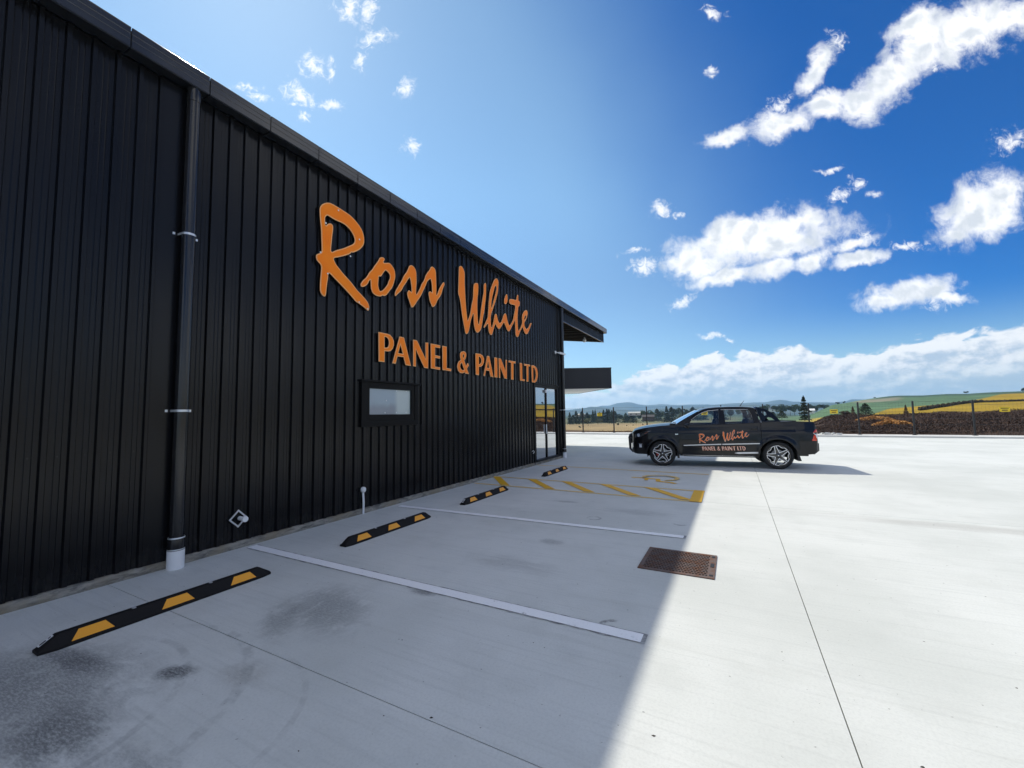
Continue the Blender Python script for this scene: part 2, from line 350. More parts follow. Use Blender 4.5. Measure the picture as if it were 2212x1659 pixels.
SCRIPT = {'R':[[(4.291,5.070),(4.334,5.142),(4.385,5.185),(4.437,5.216),(4.504,5.234),(4.641,5.226),(4.783,5.210),(4.901,5.192),(5.022,5.137),(5.124,5.064),(5.180,4.990),(5.208,4.898),(5.206,4.795),(5.167,4.724),(5.106,4.651),(5.030,4.593),(4.962,4.548),(4.925,4.545),(4.896,4.501),(4.795,4.440),(4.683,4.376),(4.594,4.337),(4.567,4.310),(4.581,4.274),(4.616,4.226),(4.686,4.171),(4.772,4.107),(4.874,4.046),(4.955,3.989),(5.039,3.919),(5.131,3.862),(5.226,3.804),(5.299,3.752),(5.336,3.691),(5.340,3.647),(5.325,3.593),(5.300,3.594),(5.228,3.635),(5.119,3.673),(5.034,3.696),(4.981,3.739),(4.892,3.802),(4.790,3.866),(4.676,3.936),(4.593,3.984),(4.532,4.024),(4.488,4.046),(4.466,4.011),(4.464,3.947),(4.443,3.815),(4.433,3.686),(4.421,3.638),(4.402,3.630),(4.363,3.646),(4.326,3.693),(4.322,3.771),(4.326,3.907),(4.336,4.024),(4.341,4.105),(4.322,4.138),(4.277,4.169),(4.249,4.194),(4.240,4.253),(4.256,4.281),(4.305,4.315),(4.337,4.339),(4.346,4.392),(4.332,4.570),(4.327,4.706),(4.308,4.847),(4.293,4.968)],[(4.437,5.004),(4.508,4.992),(4.603,4.982),(4.729,4.991),(4.823,4.975),(4.904,4.933),(4.965,4.876),(4.999,4.820),(5.001,4.758),(4.967,4.702),(4.879,4.640),(4.779,4.567),(4.708,4.524),(4.612,4.471),(4.552,4.420),(4.516,4.410),(4.511,4.449),(4.522,4.571),(4.533,4.693),(4.549,4.805),(4.544,4.862),(4.523,4.883),(4.490,4.884),(4.450,4.860),(4.424,4.832),(4.412,4.811),(4.394,4.825),(4.391,4.882),(4.390,4.940),(4.409,4.973)]],
 'o':[[(5.578,4.656),(5.620,4.685),(5.674,4.698),(5.709,4.687),(5.705,4.656),(5.680,4.623),(5.677,4.593),(5.752,4.615),(5.830,4.645),(5.876,4.627),(5.933,4.586),(5.974,4.539),(5.990,4.466),(5.992,4.399),(5.964,4.314),(5.941,4.240),(5.902,4.162),(5.845,4.097),(5.790,4.024),(5.724,3.960),(5.659,3.963),(5.616,3.926),(5.553,3.916),(5.464,3.922),(5.418,3.954),(5.386,4.002),(5.374,4.070),(5.375,4.142),(5.366,4.186),(5.334,4.154),(5.305,4.091),(5.266,4.045),(5.198,3.997),(5.154,3.992),(5.138,4.022),(5.149,4.056),(5.187,4.113),(5.245,4.168),(5.293,4.230),(5.333,4.304),(5.413,4.392),(5.453,4.461),(5.515,4.546),(5.562,4.610)],[(5.737,4.471),(5.787,4.457),(5.832,4.437),(5.857,4.385),(5.849,4.332),(5.816,4.273),(5.800,4.218),(5.756,4.156),(5.690,4.081),(5.626,4.030),(5.583,4.025),(5.567,4.065),(5.546,4.116),(5.550,4.199),(5.560,4.266),(5.560,4.303),(5.620,4.310),(5.655,4.368),(5.709,4.442)]],
 'ss':[[(6.003,4.023),(6.041,4.070),(6.124,4.143),(6.184,4.210),(6.220,4.281),(6.294,4.371),(6.356,4.468),(6.407,4.527),(6.432,4.480),(6.458,4.380),(6.469,4.293),(6.465,4.212),(6.433,4.230),(6.388,4.250),(6.351,4.209),(6.338,4.171),(6.351,4.103),(6.395,4.035),(6.434,3.955),(6.466,3.904),(6.498,3.916),(6.569,3.986),(6.629,4.072),(6.709,4.164),(6.764,4.241),(6.819,4.338),(6.874,4.427),(6.917,4.504),(6.959,4.591),(7.017,4.645),(7.068,4.681),(7.097,4.668),(7.118,4.578),(7.133,4.467),(7.133,4.376),(7.089,4.394),(7.038,4.392),(7.005,4.348),(7.016,4.285),(7.045,4.188),(7.088,4.122),(7.139,4.058),(7.206,4.097),(7.266,4.173),(7.312,4.261),(7.404,4.361),(7.467,4.456),(7.499,4.563),(7.572,4.682),(7.572,4.722),(7.532,4.736),(7.484,4.678),(7.421,4.602),(7.359,4.497),(7.312,4.397),(7.286,4.362),(7.264,4.385),(7.275,4.524),(7.265,4.667),(7.261,4.812),(7.254,4.907),(7.209,4.962),(7.134,4.975),(7.083,4.952),(7.053,4.885),(6.960,4.781),(6.896,4.686),(6.860,4.583),(6.777,4.485),(6.736,4.391),(6.669,4.282),(6.615,4.209),(6.595,4.227),(6.599,4.346),(6.615,4.486),(6.608,4.639),(6.595,4.727),(6.535,4.781),(6.457,4.798),(6.400,4.766),(6.362,4.692),(6.318,4.607),(6.231,4.502),(6.183,4.401),(6.123,4.315),(6.052,4.210),(6.006,4.138),(5.983,4.056)]],
 'W':[[(8.155,5.270),(8.175,5.309),(8.244,5.336),(8.304,5.317),(8.365,5.258),(8.394,5.201),(8.386,4.997),(8.396,4.809),(8.408,4.647),(8.426,4.473),(8.444,4.300),(8.473,4.153),(8.502,4.004),(8.555,4.086),(8.620,4.194),(8.665,4.348),(8.710,4.503),(8.766,4.650),(8.780,4.862),(8.793,4.988),(8.827,5.052),(8.906,5.098),(8.996,5.104),(9.017,5.048),(9.002,4.857),(8.966,4.686),(8.952,4.534),(8.960,4.350),(8.968,4.167),(8.988,4.023),(9.033,4.031),(9.093,4.217),(9.131,4.399),(9.181,4.586),(9.231,4.775),(9.294,4.969),(9.290,5.121),(9.322,5.194),(9.371,5.224),(9.407,5.204),(9.398,5.021),(9.387,4.825),(9.335,4.621),(9.307,4.450),(9.233,4.257),(9.195,4.099),(9.145,3.953),(9.087,3.868),(8.961,3.788),(8.884,3.809),(8.819,3.895),(8.789,4.035),(8.796,4.194),(8.771,4.274),(8.716,4.190),(8.638,4.030),(8.594,3.879),(8.550,3.753),(8.477,3.679),(8.415,3.677),(8.376,3.782),(8.328,3.948),(8.270,4.123),(8.232,4.312),(8.185,4.499),(8.114,4.620),(8.130,4.809),(8.142,5.045)]],
 'hite':[[(9.298,3.979),(9.382,4.058),(9.493,4.155),(9.502,3.990),(9.548,3.869),(9.659,3.833),(9.723,3.911),(9.777,4.038),(9.871,4.199),(9.922,4.182),(9.986,4.101),(10.078,4.077),(10.173,4.134),(10.286,4.263),(10.385,4.336),(10.467,4.255),(10.549,4.145),(10.648,4.106),(10.753,4.166),(10.830,4.278),(10.986,4.435),(11.067,4.566),(11.077,4.394),(11.086,4.223),(11.096,4.066),(11.203,4.017),(11.300,4.084),(11.386,4.230),(11.521,4.372),(11.588,4.413),(11.651,4.319),(11.781,4.213),(11.920,4.243),(12.047,4.372),(12.141,4.512),(12.255,4.642),(12.238,4.667),(12.147,4.637),(12.053,4.512),(11.891,4.391),(11.789,4.404),(11.724,4.468),(11.694,4.553),(11.764,4.627),(11.907,4.776),(11.965,4.911),(11.951,5.001),(11.831,5.013),(11.692,4.930),(11.587,4.818),(11.550,4.705),(11.577,4.561),(11.490,4.426),(11.388,4.304),(11.306,4.231),(11.259,4.267),(11.235,4.467),(11.237,4.687),(11.283,4.917),(11.319,5.021),(11.383,5.028),(11.419,5.141),(11.389,5.193),(11.309,5.189),(11.315,5.369),(11.251,5.360),(11.217,5.285),(11.172,5.171),(10.949,5.148),(10.724,5.105),(10.719,4.965),(10.913,4.973),(11.113,5.004),(11.093,4.876),(11.010,4.685),(10.959,4.530),(10.834,4.392),(10.712,4.285),(10.627,4.354),(10.559,4.480),(10.520,4.598),(10.435,4.615),(10.349,4.535),(10.290,4.414),(10.205,4.302),(10.123,4.253),(10.044,4.298),(9.980,4.407),(9.956,4.482),(9.891,4.488),(9.838,4.418),(9.795,4.264),(9.715,4.092),(9.664,4.044),(9.628,4.141),(9.620,4.296),(9.647,4.418),(9.713,4.523),(9.792,4.659),(9.873,4.797),(9.955,4.950),(10.039,5.133),(10.071,5.331),(10.088,5.472),(9.970,5.527),(9.863,5.450),(9.783,5.347),(9.704,5.219),(9.599,5.047),(9.570,4.857),(9.529,4.665),(9.513,4.481),(9.472,4.279),(9.385,4.173),(9.299,4.055),(9.263,3.992)],[(9.951,5.326),(9.976,5.252),(9.960,5.167),(9.877,4.985),(9.796,4.819),(9.728,4.658),(9.676,4.581),(9.660,4.656),(9.681,4.805),(9.735,4.950),(9.803,5.099),(9.858,5.234)],[(11.858,4.851),(11.874,4.800),(11.767,4.688),(11.698,4.652),(11.718,4.739),(11.789,4.814)]],
 'dot':[[(10.538,5.211),(10.601,5.205),(10.615,5.082),(10.589,4.977),(10.500,4.887),(10.415,4.895),(10.404,4.976),(10.449,5.084)]],
 }
BLOCK = {'P':[[(5.570,3.247),(5.796,3.248),(5.867,3.237),(5.929,3.190),(5.963,3.127),(5.962,3.051),(5.931,2.978),(5.880,2.930),(5.819,2.912),(5.724,2.907),(5.722,2.697),(5.580,2.697)],[(5.718,3.180),(5.766,3.181),(5.812,3.161),(5.835,3.116),(5.838,3.056),(5.823,3.009),(5.788,2.982),(5.720,2.974)]],
 'A':[[(6.120,3.247),(6.241,3.246),(6.447,2.696),(6.296,2.697),(6.234,2.850),(6.063,2.846),(6.014,2.697),(5.928,2.699)],[(6.145,3.096),(6.084,2.914),(6.218,2.913)]],
 'N':[[(6.515,3.245),(6.629,3.245),(6.913,2.873),(6.901,3.240),(6.991,3.249),(6.986,2.692),(6.863,2.693),(6.593,3.057),(6.599,2.694),(6.519,2.698)]],
 'E':[[(7.076,3.244),(7.405,3.247),(7.402,3.185),(7.223,3.182),(7.222,3.003),(7.401,3.004),(7.398,2.947),(7.222,2.945),(7.221,2.751),(7.403,2.751),(7.397,2.693),(7.085,2.701)]],
 'L':[[(7.487,3.249),(7.646,3.253),(7.640,2.759),(7.814,2.756),(7.809,2.697),(7.491,2.701)]],
 '&':[[(8.302,3.230),(8.374,3.229),(8.429,3.193),(8.438,3.136),(8.409,3.070),(8.344,3.005),(8.425,2.872),(8.500,2.958),(8.547,2.909),(8.461,2.812),(8.543,2.692),(8.395,2.691),(8.359,2.719),(8.277,2.687),(8.170,2.689),(8.092,2.739),(8.058,2.827),(8.068,2.889),(8.112,2.955),(8.200,3.005),(8.175,3.075),(8.172,3.147),(8.221,3.204)],[(8.323,3.159),(8.351,3.135),(8.336,3.083),(8.309,3.059),(8.282,3.097),(8.288,3.140)],[(8.244,2.948),(8.350,2.781),(8.278,2.759),(8.207,2.779),(8.172,2.838),(8.187,2.901)]],
 'P2':[[(8.852,3.245),(9.074,3.255),(9.199,3.225),(9.261,3.153),(9.248,3.050),(9.183,2.965),(9.089,2.917),(9.007,2.915),(9.003,2.694),(8.862,2.695)],[(9.007,3.180),(9.073,3.177),(9.130,3.127),(9.128,3.049),(9.080,2.994),(9.008,2.976)]],
 'A2':[[(9.424,3.245),(9.534,3.246),(9.735,2.696),(9.588,2.697),(9.525,2.850),(9.351,2.847),(9.298,2.693),(9.230,2.698)],[(9.465,3.118),(9.402,2.929),(9.527,2.923)]],
 'I':[[(9.806,3.248),(9.958,3.247),(9.956,2.699),(9.799,2.700)]],
 'N2':[[(10.044,3.251),(10.163,3.246),(10.435,2.911),(10.445,3.246),(10.511,3.247),(10.497,2.694),(10.358,2.703),(10.115,3.029),(10.111,2.698),(10.046,2.700)]],
 'T':[[(10.631,3.247),(11.063,3.260),(11.056,3.201),(10.923,3.194),(10.906,2.695),(10.766,2.699),(10.774,3.192),(10.629,3.196)]],
 'L2':[[(11.347,3.250),(11.499,3.252),(11.504,2.760),(11.668,2.757),(11.666,2.704),(11.350,2.704)]],
 'T2':[[(11.643,3.253),(12.071,3.260),(12.069,3.205),(11.948,3.200),(11.927,2.703),(11.803,2.701),(11.817,3.195),(11.646,3.199)]],
 'D':[[(12.174,3.256),(12.338,3.265),(12.504,3.238),(12.619,3.163),(12.672,3.038),(12.641,2.892),(12.549,2.758),(12.412,2.700),(12.198,2.702)],[(12.302,3.198),(12.417,3.173),(12.496,3.081),(12.518,2.969),(12.479,2.853),(12.398,2.763),(12.298,2.756)]],
 }
# ------------------------------------------------------------------ materials
def concrete(name, base=(0.605,0.615,0.585), stains=True, kerb=False):
    m = mat(name, base, 0.85, spec=0.25); t = NT(m); p = t.pos()
    big = t.noise(p, 0.35, 5, 0.6); med = t.noise(p, 2.2, 6, 0.65); fine = t.noise(p, 60, 3, 0.7)
    c = t.mix(t.rng(big, 0.35, 0.68), tuple(b*1.07 for b in base), (base[0]*0.90, base[1]*0.91, base[2]*0.90))
    c = t.mix(t.math('MULTIPLY', t.rng(med, 0.46, 0.72), 0.25), c, (base[0]*0.74, base[1]*0.75, base[2]*0.74))
    # broom streaks run across the yard (along x), trowel swirls vary them
    st = t.noise(t.map(p, sc=(0.9, 26, 1)), 1.0, 5, 0.6, 0.25)
    c = t.mix(t.math('MULTIPLY', t.rng(st, 0.48, 0.75), 0.34), c, (base[0]*0.72, base[1]*0.73, base[2]*0.73))
    st2 = t.noise(t.map(p, rot=0.25, sc=(0.5, 5, 1)), 0.8, 5, 0.62, 0.5)
    c = t.mix(t.math('MULTIPLY', t.rng(st2, 0.55, 0.8), 0.35), c, (base[0]*0.70, base[1]*0.69, base[2]*0.65))
    if stains:
        def blot(x, y, a, b, ang, k, dark, sc=5, lo=0.42, hi=0.66, sp=(1,1,1)):
            nonlocal c
            q = t.map(p, loc=(x, y, 0), rot=R(ang), sc=(a, b, 1), t='TEXTURE')
            ln = t.new('ShaderNodeVectorMath', operation='LENGTH'); t.L.new(t.map(q, sc=(1,1,0)), ln.inputs[0])
            e = t.rng(ln.outputs['Value'], 1.0, 0.15)
            n = t.math('MULTIPLY', t.rng(t.math('MULTIPLY_ADD', e, 0.22, t.noise(t.map(p, rot=R(-12), sc=sp), sc, 9, 0.72, 0.5)), lo, hi), t.rng(grit, 0.34, 0.60, 0.45, 1.0))
            c = t.mix(t.math('MULTIPLY', t.math('MULTIPLY', e, n), k), c, dark)
        grit = t.noise(t.map(p, rot=R(-20), sc=(1, 3.0, 1)), 26, 6, 0.75)
        D = (0.105, 0.11, 0.112)
        blot(1.75, 0.98, 1.35, 0.75, 10, 0.72, D, 3.2, 0.44, 0.70, (1,2.0,1)); blot(1.6, 1.25, 0.6, 0.16, 6, 0.8, (0.09,0.093,0.1), 7, 0.46, 0.66, (1,2.0,1))
        blot(2.50, 0.92, 0.60, 0.34, -5, 0.85, D, 3.5, 0.46, 0.72, (1,2,1))
        blot(2.42, 1.50, 0.22, 0.13, 20, 1.0, D, 8, 0.42, 0.7)
        blot(2.55, 2.60, 0.85, 0.50, -25, 0.55, D, 4.5, 0.46, 0.70, (1.5,1,1)); blot(2.35, 2.28, 0.6, 0.25, -40, 0.5, D, 6, 0.44, 0.76, (1.5,1,1))
        blot(2.85, 1.70, 0.30, 0.22, 0, 0.35, (0.20,0.18,0.15), 6, 0.42, 0.7)
        blot(3.2, 0.95, 0.7, 0.35, 0, 0.5, D, 4, 0.50, 0.78, (1,2.4,1))
        blot(3.55, 4.25, 0.9, 0.35, 0, 0.28, D, 3, 0.46, 0.75, (1,3,1))
        blot(3.10, 3.22, 0.25, 0.10, 0, 0.75, D, 9, 0.44, 0.7)
        blot(4.3, 7.3, 1.0, 0.4, 0, 0.30, D, 3, 0.46, 0.75, (1,3,1))
        blot(3.6, 5.2, 0.30, 0.18, 0, 0.45, D, 6, 0.48, 0.7)
        blot(2.9, 7.6, 0.40, 0.14, 0, 0.45, D, 6, 0.46, 0.7)
        blot(8.3, 2.4, 0.80, 0.40, 8, 0.40, (0.25,0.22,0.17), 6, 0.46, 0.72, (1,3,1))
        blot(11.5, 6.0, 4.5, 0.45, 4, 0.38, (0.24,0.22,0.19), 2.2, 0.44, 0.72, (.5,3,1))
        blot(10.0, 8.2, 5.5, 0.40, -2, 0.38, (0.24,0.22,0.19), 2.2, 0.44, 0.72, (.5,3,1))
        def ring(x, y, r, w, k, half=None):
            nonlocal c
            q = t.map(p, loc=(-x, -y, 0)); ln = t.new('ShaderNodeVectorMath', operation='LENGTH')
            t.L.new(t.map(q, sc=(1,1,0)), ln.inputs[0])
            d = t.math('ABSOLUTE', t.math('SUBTRACT', ln.outputs['Value'], r))
            e = t.rng(d, w, w*0.4); n = t.rng(t.noise(p, 5, 6, 0.7), 0.40, 0.62)
            f = t.math('MULTIPLY', t.math('MULTIPLY', e, n), k)
            if half is not None:
                dt = t.new('ShaderNodeVectorMath', operation='DOT_PRODUCT'); t.L.new(q, dt.inputs[0]); dt.inputs[1].default_value = (*half, 0)
                f = t.math('MULTIPLY', f, t.rng(dt.outputs['Value'], 0.0, r*0.5))
            c = t.mix(f, c, D)
        ring(2.2, 0.9, 1.05, 0.05, 0.28, (0.8, 0.6)); ring(2.0, 0.75, 0.92, 0.035, 0.25, (0.8, 0.6))
        ring(4.90, 3.38, 0.105, 0.03, 0.95, (-1, 0.1)); ring(5.02, 6.84, 0.10, 0.03, 0.7, (-0.3, -1)); ring(3.75, 6.62, 0.10, 0.03, 0.6)
        ring(2.9, 1.2, 0.75, 0.028, 0.16, (1, 0.2))
    speck = t.rng(t.noise(p, 26, 2, 0.5), 0.735, 0.755)
    c = t.mix(t.math('MULTIPLY', speck, 0.55), c, (0.10, 0.095, 0.085))
    c = t.mix(t.math('MULTIPLY', t.rng(fine, 0.40, 0.70), 0.20), c, (base[0]*0.6, base[1]*0.6, base[2]*0.6))
    t.color(c)
    h = t.math('ADD', t.math('MULTIPLY', fine, 0.35), t.math('MULTIPLY', t.noise(t.map(p, sc=(2.5, 140, 1)), 1.0, 3, 0.6), 0.65))
    t.bump(h, 0.0016, 0.8)
    return m
M = {}
M['slab'] = concrete('yard_concrete')
M['kerb'] = concrete('kerb_concrete', (0.64,0.63,0.60), stains=False)
M['joint'] = mat('joint_filler', (0.05,0.05,0.05), 0.95)
def footing_mat():
    m = mat('footing_concrete', (0.2,0.19,0.17), 0.95, spec=0.15); t = NT(m); p = t.pos()
    n = t.noise(t.map(p, sc=(1, 1.4, 5)), 4.0, 7, 0.7, 0.4); n2 = t.noise(p, 1.3, 5, 0.6)
    c = t.mix(t.rng(n, 0.38, 0.66), (0.30,0.285,0.25), (0.10,0.10,0.095)); c = t.mix(t.rng(n2, 0.45, 0.65), c, (0.22,0.19,0.14))
    t.color(c); t.bump(n, 0.01); return m
M['footing'] = footing_mat()
def steel_black(name, col=(0.013,0.0135,0.016), rough=0.33, var=0.1, coat=0.0, spec=0.5):
    m = mat(name, col, rough, spec=spec, coat=coat); t = NT(m); p = t.pos()
    n = t.noise(t.map(p, sc=(1, 1, 0.35)), 2.2, 5, 0.6)
    t.rough(t.math('MULTIPLY_ADD', t.rng(n, 0.3, 0.7), var, rough-var*0.5))
    d = t.noise(p, 14, 5, 0.7)
    t.color(t.mix(t.math('MULTIPLY', t.rng(d, 0.55, 0.75), 0.2), col, tuple(c_*1.7+0.002 for c_ in col)))
    t.bump(t.noise(p, 3, 2, 0.5), 0.0004, 0.2)
    return m
M['clad'] = steel_black('black_cladding', (0.0045,0.0048,0.006), rough=0.24, spec=0.26, var=0.06)
M['frame'] = mat('window_frame_black', (0.0045,0.0045,0.005), 0.40, spec=0.12)
def _cl():
    m = M['clad']; t = NT(m); p = t.pos(); s_ = t.new('ShaderNodeSeparateXYZ'); t.L.new(p, s_.inputs[0])
    w = t.noise(t.map(p, sc=(1,2.2,0.7)), 1.6, 3, 0.5)
    b2 = t.new('ShaderNodeBump'); b2.inputs['Distance'].default_value = 0.006; b2.inputs['Strength'].default_value = 0.12; t.L.new(w, b2.inputs['Height'])
    bn_ = [n for n in t.N if n.type == 'BUMP' and n is not b2][0]; t.L.new(b2.outputs[0], bn_.inputs['Normal'])
    du = t.math('MULTIPLY', t.rng(t.math('MULTIPLY_ADD', t.noise(t.map(p, sc=(1,3,1)), 3, 6, .7), 0.35, s_.outputs[2]), 0.62, 0.12), t.rng(t.noise(t.map(p, sc=(1,9,1.2)), 3, 6, .7), .38, .72))
    src = t.b.inputs['Base Color'].links[0].from_socket
    t.color(t.mix(t.math('MULTIPLY', du, 0.5), src, (0.035,0.033,0.030)))
_cl()
M['fascia'] = steel_black('black_gutter', (0.010,0.012,0.017), 0.22, coat=0.35)
M['blackmatt'] = mat('matt_black', (0.012,0.012,0.013), 0.6)
M['pvcblack'] = steel_black('black_pvc', (0.014,0.014,0.015), 0.20)
M['soffit'] = steel_black('roof_underside', (0.010,0.010,0.011), 0.5)
M['canopysoffit'] = mat('pale_soffit', (0.72,0.72,0.70), 0.6)
M['roofgrey'] = mat('roof_sheet', (0.03,0.032,0.035), 0.4)
M['galv'] = mat('galvanised', (0.62,0.64,0.66), 0.35, metal=0.6)
M['white'] = mat('white_plastic', (0.74,0.75,0.76), 0.4)
M['orange_face'] = None
def orange():
    m = mat('orange_sign_face', (0.86,0.20,0.006), 0.42, spec=0.2, coat=0.05); t = NT(m); p = t.pos()
    n = t.noise(p, 1.8, 3, 0.5); t.color(t.mix(t.rng(n, 0.35, 0.7), (0.95,0.205,0.0), (0.98,0.25,0.003))); t.rough(t.math('MULTIPLY_ADD', t.noise(p, 5, 4, .6), 0.15, 0.35))
    return m
M['orange'] = orange()
M['orange_edge'] = mat('orange_sign_edge', (0.95,0.48,0.20), 0.5, spec=0.2)
def paint(name, col, base=(0.47,0.47,0.45), lo=0.60, hi=0.72, k=0.85):
    m = mat(name, col, 0.6, spec=0.3); t = NT(m); p = t.pos()
    n = t.noise(p, 9, 7, 0.72); n2 = t.noise(p, 55, 3, 0.6)
    c = t.mix(t.math('MULTIPLY', t.rng(n, lo, hi), k), col, base)
    c = t.mix(t.math('MULTIPLY', t.rng(n2, 0.4, 0.8), 0.15), c, tuple(x*0.6 for x in col)); t.color(c)
    t.bump(n2, 0.0008); return m
M['wline'] = paint('white_road_paint', (0.90,0.90,0.89))
M['wedge'] = paint('line_residue', (0.22,0.22,0.22), lo=0.42, hi=0.62, k=1.0)
M['yline'] = paint('yellow_road_paint', (0.78,0.43,0.02), lo=0.64)
M['ypale'] = paint('worn_yellow_paint', (0.72,0.50,0.16), lo=0.50, hi=0.68, k=0.8)
M['rubber'] = mat('black_rubber', (0.012,0.011,0.011), 0.7, spec=0.15)
M['reflect'] = mat('amber_reflective', (0.80,0.33,0.01), 0.45)
M['stickerw'] = mat('white_label', (0.72,0.72,0.72), 0.5); M['stickerk'] = mat('black_print', (0.02,0.02,0.02), 0.5)
def rusty():
    m = mat('rusty_iron', (0.16,0.10,0.075), 0.75, metal=0.15); t = NT(m); p = t.pos()
    n = t.noise(p, 9, 6, 0.7); c = t.mix(t.rng(n, 0.4, 0.65), (0.125,0.092,0.080), (0.13,0.052,0.022)); t.color(c); t.bump(t.noise(p, 90, 3), 0.001); return m
M['rust'] = rusty(); M['ironedge'] = mat('iron_frame', (0.14,0.10,0.08), 0.7)

# ------------------------------------------------------------------ yard
yard = thing('concrete_yard', None, None); yard['kind'] = 'structure'
MBX = MB()
xb = [0.034, 6.276, 12.55, 18.8, 25.1, 34.0, 46.0]; yb = [-26.0, -18.0, -11.3, -4.7, 1.925, 8.62, 15.13, 21.8, 26.6, 31.2]
xl = [-40.0, -31, -24.0, -17.5, -11.5, -5.6, 0.034]
G_ = 0.0035
def slab(x0, x1, y0, y1, z0=-0.06, z1=0.0, name='slab', m=None):
    o = MB().box((x0+G_, y0+G_, z0), (x1-G_, y1-G_, z1)).build(name, m or M['slab'], yard); return o
for j in range(len(yb)-1):
    for i in range(len(xb)-1): slab(xb[i], xb[i+1], yb[j], yb[j+1])
    if yb[j] > 15:
        for i in range(len(xl)-1): slab(xl[i], xl[i+1], yb[j], yb[j+1])
allx = xl[:-1] + xb
for i in range(len(allx)-1):
    slab(allx[i], allx[i+1], 31.2, 32.85, -0.06, 0.085, 'kerb_slab', M['kerb'])
MB().box((-40, 15.13, -0.10), (46, 32.85, -0.045)).box((-16, -26, -0.10), (46, 15.13, -0.045)).build('joint_bed', M['joint'], yard)

# debris lying on the concrete
mb = MB()
for k in range(230):
    x, y = rng.uniform(0.4, 9.5), rng.uniform(0.4, 12) ; s = rng.uniform(0.002, 0.006)*(1 if k % 9 else 1.6); a = rng.uniform(0, 6.28)
    n = 5; base = [(x+s*math.cos(a+i*2*math.pi/n)*(1.8 if i in (0, 2) else 0.8), y+s*math.sin(a+i*2*math.pi/n)) for i in range(n)]
    h = s*0.5
    mb.add([(p[0], p[1], 0.0005) for p in base]+[(x, y, h)], [(i, (i+1) % n, n) for i in range(n)])
tag(mb.build('debris', mat('dark_debris', (0.045,0.038,0.03), 0.9)), 'tiny dark stones and leaf crumbs scattered over the pale concrete', 'debris', kind='stuff')

# ------------------------------------------------------------------ painted markings (4 mm sheets)
def sheet(mb, x0, x1, yc0, yc1, w, z, rag=0.0, mi=0, n=40):
    """strip along x with slightly ragged edges"""
    v = []; f = []
    for i in range(n+1):
        t_ = i/n; x = x0+(x1-x0)*t_; yc = yc0+(yc1-yc0)*t_
        e0, e1 = rng.uniform(-rag, rag), rng.uniform(-rag, rag)
        v += [(x, yc-w/2+e0, z), (x, yc+w/2+e1, z)]
    for i in range(n): f.append((2*i, 2*i+2, 2*i+3, 2*i+1))
    mb.add(v, f, mi)
for (x0, x1, y0, y1, lab) in ((0.12, 5.13, 3.33, 3.305, 'white bay line painted on the concrete between the two nearest wheel stops'),
                              (0.20, 5.14, 5.99, 6.13, 'white bay line painted on the concrete between the second and third wheel stops')):
    t_ = thing('bay_line', lab, 'road marking', (x0, y0, 0), group='white bay lines')
    mb = MB(); sheet(mb, 0, x1-x0, 0, y1-y0, 0.125, 0.005, 0.0015, n=60); o = mb.build('paint', M['wline'], t_)
    mb = MB(); sheet(mb, 0, x1-x0+0.03, 0.002, y1-y0+0.002, 0.155, 0.0025, 0.008, n=90); mb.build('overspray', M['wedge'], t_)
t_ = thing('bay_line', 'worn yellow bay line painted farthest from the camera, beyond the wheelchair symbol', 'road marking', (0.05, 12.5, 0))
mb = MB(); sheet(mb, 0, 5.1, 0, -0.22, 0.11, 0.004, 0.004); mb.build('paint', M['ypale'], t_)
t_ = thing('hatched_walkway', 'yellow hatched access strip painted between the third and fourth wheel stops', 'road marking', (0, 9.2, 0))
mb = MB(); sheet(mb, 0.04, 5.2, 0.63, 0.50, 0.10, 0.004, 0.003); mb.build('border_line', M['ypale'], t_)
mb = MB(); sheet(mb, 0.10, 5.2, -0.50, -0.63, 0.10, 0.004, 0.003); mb.build('border_line', M['ypale'], t_)
for k, (a, b) in enumerate(((0.10, 0.94), (1.16, 2.10), (2.10, 3.02), (3.06, 3.98), (4.08, 4.95))):
    w = 0.12
    MB().add([(a-w, 0.585-0.02*k, 0.008), (a+w, 0.585-0.02*k, 0.008), (b+w, -0.46-0.02*k, 0.008), (b-w, -0.46-0.02*k, 0.008)], [(0,3,2,1)]).build('hatch_stripe', M['yline'], t_)
MB().add([(5.0,-0.685,0.012),(5.21,-0.685,0.012),(5.19,0.55,0.012),(4.99,0.55,0.012)], [(0,1,2,3)]).build('end_bar', M['yline'], t_)
# wheelchair symbol, head towards the wall
t_ = thing('wheelchair_symbol', 'yellow wheelchair symbol painted on the bay beside the fourth wheel stop', 'road marking', (3.9, 11.02, 0))
def strokes(mb, pts, w, z=0.004):
    for a, b in zip(pts[:-1], pts[1:]):
        a, b = Vector(a), Vector(b); d_ = (b-a).normalized(); n_ = Vector((-d_.y, d_.x))*w/2; a2, b2 = a-d_*w*.4, b+d_*w*.4
        mb.add([(*(a2-n_), z), (*(b2-n_), z), (*(b2+n_), z), (*(a2+n_), z)], [(0,1,2,3)]); z += 0.0008
mb = MB(); hd = [(-0.42+0.10*math.cos(i*math.pi/8), 0.05+0.10*math.sin(i*math.pi/8), 0.004) for i in range(16)]; mb.add(hd, [tuple(range(16))])
mb.build('head', M['ypale'], t_)
mb = MB(); strokes(mb, [(-0.30, 0.04), (0.16, -0.02), (0.22, -0.36), (0.52, -0.44), (0.60, -0.52)], 0.11); strokes(mb, [(-0.12, 0.03), (-0.08, -0.28)], 0.09, 0.009); mb.build('seated_body', M['yline'], t_)
mb = MB(); strokes(mb, [(0.20+0.40*math.cos(R(a_))-0.0, 0.14+0.38*math.sin(R(a_))) for a_ in range(-62, 196, 12)], 0.10, 0.014); mb.build('wheel_arc', M['ypale'], t_)

